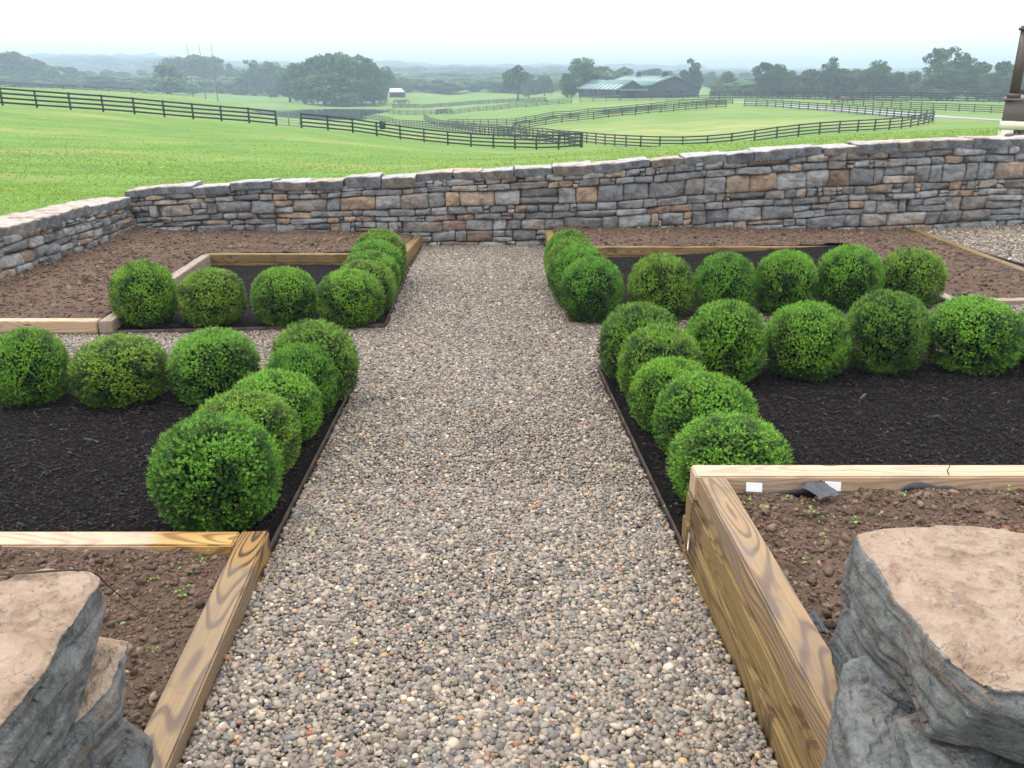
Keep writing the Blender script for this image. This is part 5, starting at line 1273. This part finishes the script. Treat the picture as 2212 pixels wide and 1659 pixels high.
# ------------------------------------------------------------------ horses
def horse(px, base, Y, s, face, graze, label, coat):
    q = P(px, base, Y); z0 = float(HT(q.x, q.y)[0])
    root = tag(empty('horse', (q.x, q.y, z0), face), label, 'horse', 'brown horses grazing in the far fields'); root.scale = (s, s, s)
    J = {'hip': (-.62, 0, 1.22, .27), 'back': (-.15, 0, 1.18, .31), 'chest': (.48, 0, 1.18, .30), 'neck': (.80, 0, 1.32 if not graze else 1.10, .18),
         'poll': (1.18, 0, 1.72) + (.11,) if not graze else (1.22, 0, .66, .11), 'jaw': (1.36, 0, 1.60, .10) if not graze else (1.30, 0, .42, .10), 'nose': (1.58, 0, 1.40, .07) if not graze else (1.36, 0, .16, .065),
         'ear': (1.14, 0, 1.86, .035) if not graze else (1.14, 0, .80, .035)}
    E = [('hip', 'back'), ('back', 'chest'), ('chest', 'neck'), ('neck', 'poll'), ('poll', 'jaw'), ('jaw', 'nose'), ('poll', 'ear')]
    for sd in (-1, 1):
        o_ = .14 * sd; f_ = .10 * sd
        for nm, pts in (('f', [(.50, o_, .88, .12), (.50 + f_, o_, .50, .065), (.50 + f_, o_, .14, .045), (.54 + f_, o_, .02, .06)]),
                        ('h', [(-.66, o_, .98, .16), (-.58 - f_, o_, .72, .10), (-.80 - f_, o_, .48, .06), (-.76 - f_, o_, .13, .045), (-.71 - f_, o_, .02, .06)])):
            pr_ = 'chest' if nm == 'f' else 'hip'
            for i, pt in enumerate(pts): J['%s%d%d' % (nm, sd, i)] = pt; E.append((pr_, '%s%d%d' % (nm, sd, i))); pr_ = '%s%d%d' % (nm, sd, i)
    names = list(J); me = bpy.data.meshes.new('body'); me.from_pydata([J[k][:3] for k in names], [(names.index(a), names.index(b)) for a, b in E], [])
    o = link('body', me, root); o.modifiers.new('skin', 'SKIN'); sv = me.skin_vertices[0].data
    for i, k in enumerate(names): sv[i].radius = (J[k][3], J[k][3]); sv[i].use_root = (k == 'hip')
    md = o.modifiers.new('sub', 'SUBSURF'); md.levels = md.render_levels = 1
    me.materials.append(coat)
    mb = MB(); mb.tube([(-.86, 0, 1.30), (-1.0, 0, 1.15), (-1.03, 0, .6)], [.05, .07, .03], 6); mb.obj('tail', M['mane'], root)
    n, p_ = J['neck'], J['poll']; mb = MB(); mb.bar((n[0] - .2, 0, n[2] + .15), (p_[0] - .08, 0, p_[2] + .1), .04, .16); mb.obj('mane', M['mane'], root)
horse(1818, 224.5, 187, 1.0, .25, True, 'reddish brown horse grazing behind the fences on the right', plain('chestnut_coat', (.26, .085, .035), .6, .3, .15))
horse(857, 228.5, 345, 1.35, .1, True, 'leftmost of three brown horses grazing beyond the pond tip', M['horse'])
horse(868, 228, 345, 1.35, .3, True, 'middle one of three brown horses grazing beyond the pond tip', M['horse'])
horse(878, 227.5, 345, 1.4, 3.0, True, 'rightmost of three brown horses grazing beyond the pond tip', M['horse'])

# ------------------------------------------------------------------ porch corner at the right edge
YP = 19.0
def PP(px, py): return P(px, py, YP)
xL = PP(2157, 290).x; zTop = PP(2180, 217).z; zMid = PP(2180, 261).z; zBot = PP(2180, 300).z - .5
root = tag(empty('porch', (xL, YP, zMid), R(-31)), 'corner of a raised porch with brown newel post, fascia and lattice skirt', 'porch'); r0 = Vector(root.location)
def pb(nm, c, d, mat, par=None, bev=.0):
    mb = MB(); mb.box(Vector(c) - r0, d); o = mb.obj(nm, M[mat], par or root); return o
Wp = 5.0; Dp = 4.0; cx = xL + Wp / 2; cy = YP + Dp / 2
pb('fascia', (cx + .03, cy, (zTop + zMid) / 2), (Wp + .04, Dp, zTop - zMid), 'mauve')
pb('deck', (cx, cy, zTop + .022), (Wp + .14, Dp + .14, .04), 'mauve')
for c, d in (((xL + .15, YP - .015, (zMid + zBot) / 2), (.24, .05, zMid - zBot)), ((cx, YP - .018, zMid - .09), (Wp, .056, .17)), ((xL + Wp - .1, YP - .015, (zMid + zBot) / 2), (.2, .05, zMid - zBot)), ((xL + .01, YP + .2, (zMid + zBot) / 2), (.05, .2, zMid - zBot)), ((xL + .01, cy, zMid - .09), (.052, Dp - .1, .17))):
    pb('skirt_frame', c, d, 'cream')
mb = MB()
zz0, zz1 = zBot, zMid - .17
for s_ in (1, -1):
    x = xL + .27 - (zz1 - zz0)
    while x < xL + Wp - .1:
        a = Vector((x, YP + .02 + .012 * s_, zz0 if s_ > 0 else zz1)); b = Vector((x + (zz1 - zz0), YP + .02 + .012 * s_, zz1 if s_ > 0 else zz0))
        if a.x < xL + .27:
            t_ = (xL + .27 - a.x) / (b.x - a.x); a = a.lerp(b, t_)
        mb.bar(a - r0, b - r0, .01, .045); x += .115
mb.obj('lattice', M['lattice'], root)
pb('crawlspace', (cx, cy + .2, (zMid + zBot) / 2), (Wp - .5, Dp - .6, zMid - zBot), 'dark')
nx = xL + .15; zN = PP(2190, 66).z
po = pb('newel_post', (nx, YP + .12, (zTop + zN) / 2 + .02), (.19, .19, zN - zTop), 'brown')
pb('post_base', (nx, YP + .12, zTop + .09), (.25, .25, .10), 'brown', po); pb('post_cap', (nx, YP + .12, zN + .035), (.27, .27, .05), 'brown', po); pb('post_cap', (nx, YP + .12, zN + .075), (.20, .20, .035), 'brown', po)
zr = PP(2190, 198).z
pb('bottom_rail', (nx + 2.3, YP + .12, zr), (4.4, .06, .08), 'mauve'); pb('top_rail', (nx + 2.3, YP + .12, zN - .16), (4.4, .08, .06), 'mauve')
for i in range(30): pb('baluster', (nx + .24 + i * .13, YP + .12, (zr + zN - .16) / 2), (.035, .035, zN - .16 - zr - .1), 'mauve')
# small lamp like knob resting on the wall top before the skirt
kx = P(2172, 297, YW + .35)
mb = MB(); mb.tube([(kx.x, kx.y, kx.z - .03), (kx.x + .02, kx.y, kx.z), (kx.x + .10, kx.y, kx.z + .01), (kx.x + .16, kx.y, kx.z - .01)], [.03, .07, .065, .03], 10)
tag(mb.obj('round_stone', M['brown'], None, True), 'small round brown lump lying on the wall top in front of the porch lattice', 'stone')

# ------------------------------------------------------------------ small things in the raised beds
def cloth(name, label, c, sx, sy, seed, rz, drop=.0, mat='plastic'):
    n = 14; a = np.linspace(-1, 1, n); X, Y = np.meshgrid(a, a, indexing='ij'); X = X.ravel(); Y = Y.ravel()
    w = .75 + .3 * fbm(np.stack([X * 1.5, Y * 0, X * 0 + seed], 1), seed, 2); Z = .012 * fbm(np.stack([X * 2, Y * 2, X * 0 + seed], 1), seed, 3) + .004 * np.sin(X * 5 + seed) + drop * (Y - 1) / 2
    v = np.stack([X * sx / 2 * (1 + .15 * fbm(np.stack([Y * 3, X * 0, X * 0 + seed], 1), 3, 2)), Y * sy / 2 * w, Z + .02], 1)
    o = link(name, mesh(name, v, grid_faces(n, n), M[mat], True), None, c, (0, 0, rz)); o.modifiers.new('thickness', 'SOLIDIFY').thickness = .0015
    return tag(o, label, 'plastic scrap')
q = onz(1768, 1070, .20); cloth('weed_fabric_scrap', 'black plastic flap lying on the soil behind the pale timber', (q[0], q[1], .212), .13, .23, 2, .30, .0)
q = onz(2132, 1033, .20); cloth('weed_fabric_scrap', 'small black plastic corner poking up near the right picture edge', (q[0], q[1] - .02, .205), .08, .05, 5, .2)
q = onz(1775, 1350, .19); cloth('weed_fabric_scrap', 'strip of black plastic between the long timber and its soil', (q[0] - .02, q[1], .185), .04, .16, 7, .1)
q = onz(1450, 528, -.36); cloth('weed_fabric_scrap', 'thin dark sheet edge on the far soil right behind the timber', (q[0] + .35, 13.42, -.40), .75, .10, 9, 0)
# black liner showing along the inside of the far rail
n = 60; xs = np.linspace(1.10, 2.9, n); hgt = .05 * np.clip(fbm(np.stack([xs * 5, xs * 0, xs * 0], 1), 4, 4) * 1.8 + .25 - (xs - 1.1) * .1, -.3, 1.2)
yy = 3.766 - .006 * (fbm(np.stack([xs * 9, xs * 0, xs * 0 + 3], 1), 6, 2) + 1)
v = np.concatenate([np.c_[xs, yy, np.full(n, .14)], np.c_[xs, yy + .002, .165 + hgt]]); o = link('weed_fabric_liner', mesh('weed_fabric_liner', v, grid_faces(2, n), M['plastic'], True)); o.modifiers.new('thickness', 'SOLIDIFY').thickness = .0015
tag(o, 'torn black liner along the inside of the pale far timber', 'liner')
for px, py, wv_, lab in ((1626, 1047, .078, 'white tag stapled inside the timber, left of the black flap'), (1795, 1045, .078, 'white tag stapled inside the timber, right of the black flap')):
    q = P(px, py, 3.755); b = bmesh.new(); bmesh.ops.create_cube(b, size=1); bmesh.ops.scale(b, vec=(wv_, .002, .044), verts=b.verts); bmesh.ops.bevel(b, geom=b.edges[:], offset=.0006, segments=1, affect='EDGES')
    me = bpy.data.meshes.new('tag'); b.to_mesh(me); b.free(); me.materials.append(M['white'])
    tag(link('tag', me, None, (q.x, 3.728, q.z), (-.35, .06, 0)), lab, 'tag', 'white tags on the tall raised bed')
q = P(1488, 1157, 3.6)
v = np.array([(0, 0, .05), (0, .014, .035), (0, .016, -.045), (0, -.004, -.05), (0, -.010, 0), (0, -.006, .04)]) ; v = v + np.array([.857, 3.66, -.045])
v2 = v + np.array([-.0015, 0, 0]); o = link('sticker', mesh('sticker', np.r_[v, v2], [np.array([[0, 1, 2, 3, 4, 5], [11, 10, 9, 8, 7, 6]]), np.array([[i, (i + 1) % 6, 6 + (i + 1) % 6, 6 + i] for i in range(6)])], M['white']))
tag(o, 'torn white label stuck on the side of the tall timber frame', 'label')
# twig over the left slab
pts = [(-20, 1240, .752), (10, 1241, .752), (60, 1237, .755), (120, 1233, .76), (165, 1231, .755)]
V_ = [Vector(onz(a, b, c)) for a, b, c in pts] + [Vector((-1.10, 2.33, .62)), Vector((-1.03, 2.42, .40)), Vector(onz(232, 1262, .12)), Vector(onz(262, 1290, -.02)), Vector(onz(300, 1320, -.06)), Vector(onz(330, 1338, -.065)), Vector(onz(350, 1352, -.07))]
V_ = [Vector(onz(a, b, c)) for a, b, c in pts] + [Vector(onz(208, 1239, .66)), Vector(onz(230, 1262, .40)), Vector(onz(262, 1290, .12)), Vector(onz(300, 1318, -.04)), Vector(onz(330, 1338, -.065)), Vector(onz(350, 1352, -.07))]
mb = MB(); mb.tube(V_, [.0042, .004, .004, .0038, .0035, .003, .0028, .0025, .0022, .002, .0015], 6); tag(mb.obj('twig', M['twig'], None, True), 'long thin dark twig reaching from the left slab onto the soil', 'twig')
mb = MB(); mb.tube([onz(2050, 1025, .25), onz(2046, 1016, .27), onz(2052, 1008, .30), onz(2049, 1000, .31)], [.003, .003, .002, .001], 5); tag(mb.obj('twig', M['twig'], None, True), 'short curled twig on the pale timber at the right', 'twig')
q = onz(1385, 700, .18); 
lfm = mesh('dry_leaf', np.array([[0, 0, 0], [.016, .012, .012], [.036, .004, .03], [.02, -.012, .016]]), np.array([[0, 1, 2, 3]]), plain('dry_leaf', (.42, .20, .08)))
bq = P(1388, 672, 6.72); tag(link('dry_leaf', lfm, None, bq, (0, -.6, .5)), 'orange brown dead leaf on the boxwood at the front right corner', 'leaf')

# ------------------------------------------------------------------ light, sky and air
SUN_EL, SUN_AZ = R(60), R(-60)          # high, hazy, from ahead on the left
sd = Vector((math.sin(SUN_AZ) * math.cos(SUN_EL), math.cos(SUN_AZ) * math.cos(SUN_EL), math.sin(SUN_EL)))
li = bpy.data.lights.new('sun', 'SUN'); li.energy = 1.5; li.angle = R(20); li.color = (1, .96, .90)
lo_ = bpy.data.objects.new('sun', li); COL.objects.link(lo_); lo_.rotation_euler = (-sd).to_track_quat('-Z', 'Y').to_euler()
wd = bpy.data.worlds.new('World'); SC.world = wd; wd.use_nodes = True; nt = wd.node_tree; nt.nodes.clear()
out = nt.nodes.new('ShaderNodeOutputWorld'); bg = nt.nodes.new('ShaderNodeBackground'); sky = nt.nodes.new('ShaderNodeTexSky'); sky.sky_type = 'NISHITA'; sky.sun_disc = False
sky.sun_elevation = SUN_EL; sky.sun_rotation = SUN_AZ; sky.dust_density = 4; sky.air_density = 1.2
tc = nt.nodes.new('ShaderNodeTexCoord'); nz = nt.nodes.new('ShaderNodeTexNoise'); nz.inputs['Scale'].default_value = 1.6; nz.inputs['Detail'].default_value = 4
nt.links.new(tc.outputs['Generated'], nz.inputs['Vector'])
rp_ = nt.nodes.new('ShaderNodeValToRGB'); rp_.color_ramp.elements[0].position = .3; rp_.color_ramp.elements[0].color = (.88, .88, .90, 1); rp_.color_ramp.elements[1].position = .75; rp_.color_ramp.elements[1].color = (1, 1, 1, 1)
nt.links.new(nz.outputs['Fac'], rp_.inputs['Fac'])
mul = nt.nodes.new('ShaderNodeVectorMath'); mul.operation = 'MULTIPLY'; mul.inputs[1].default_value = (1, 1, 1)   # bright overcast cloud sheet
sepx = nt.nodes.new('ShaderNodeSeparateXYZ'); nt.links.new(tc.outputs['Generated'], sepx.inputs[0])
el = nt.nodes.new('ShaderNodeValToRGB'); nt.links.new(sepx.outputs[2], el.inputs['Fac'])     # cloud sheet: glaring low down, softer overhead
e0, e1 = el.color_ramp.elements; e0.position = 0; e0.color = (.70, .70, .71, 1); e1.position = .80; e1.color = (.95, .96, 1, 1)
em = el.color_ramp.elements.new(.22); em.color = (.50, .51, .53, 1)
m2 = nt.nodes.new('ShaderNodeVectorMath'); m2.operation = 'SCALE'; m2.inputs[3].default_value = 32.0; nt.links.new(el.outputs[0], m2.inputs[0])
nt.links.new(m2.outputs[0], mul.inputs[1])
nt.links.new(rp_.outputs[0], mul.inputs[0])
mx = nt.nodes.new('ShaderNodeMix'); mx.data_type = 'RGBA'; mx.inputs[0].default_value = .85
nt.links.new(sky.outputs[0], mx.inputs[6]); nt.links.new(mul.outputs[0], mx.inputs[7]); nt.links.new(mx.outputs[2], bg.inputs['Color']); bg.inputs['Strength'].default_value = .10
nt.links.new(bg.outputs[0], out.inputs['Surface'])
t = NT('haze'); pvn = t.n('ShaderNodeVolumePrincipled', {'Color': (.66, .84, .95, 1), 'Density': .00090, 'Anisotropy': .15}); t.t.links.new(pvn.outputs[0], t.o.inputs['Volume'])
mb = MB(); mb.box((0, 4250, -24), (13000, 9700, 172)); hz = mb.obj('haze', t.m); tag(hz, 'pale blue morning haze lying over the valley', None, None, 'stuff')
SC.view_settings.view_transform = 'Standard'; SC.view_settings.look = 'None'; SC.view_settings.exposure = .16; SC.view_settings.gamma = 1
SC.cycles.max_bounces = 6; SC.cycles.diffuse_bounces = 3; SC.cycles.glossy_bounces = 2; SC.cycles.transmission_bounces = 2; SC.cycles.volume_bounces = 0; SC.cycles.transparent_max_bounces = 4
SC.cycles.use_denoising = True
SC.cycles.use_adaptive_sampling = True; SC.cycles.adaptive_threshold = .015
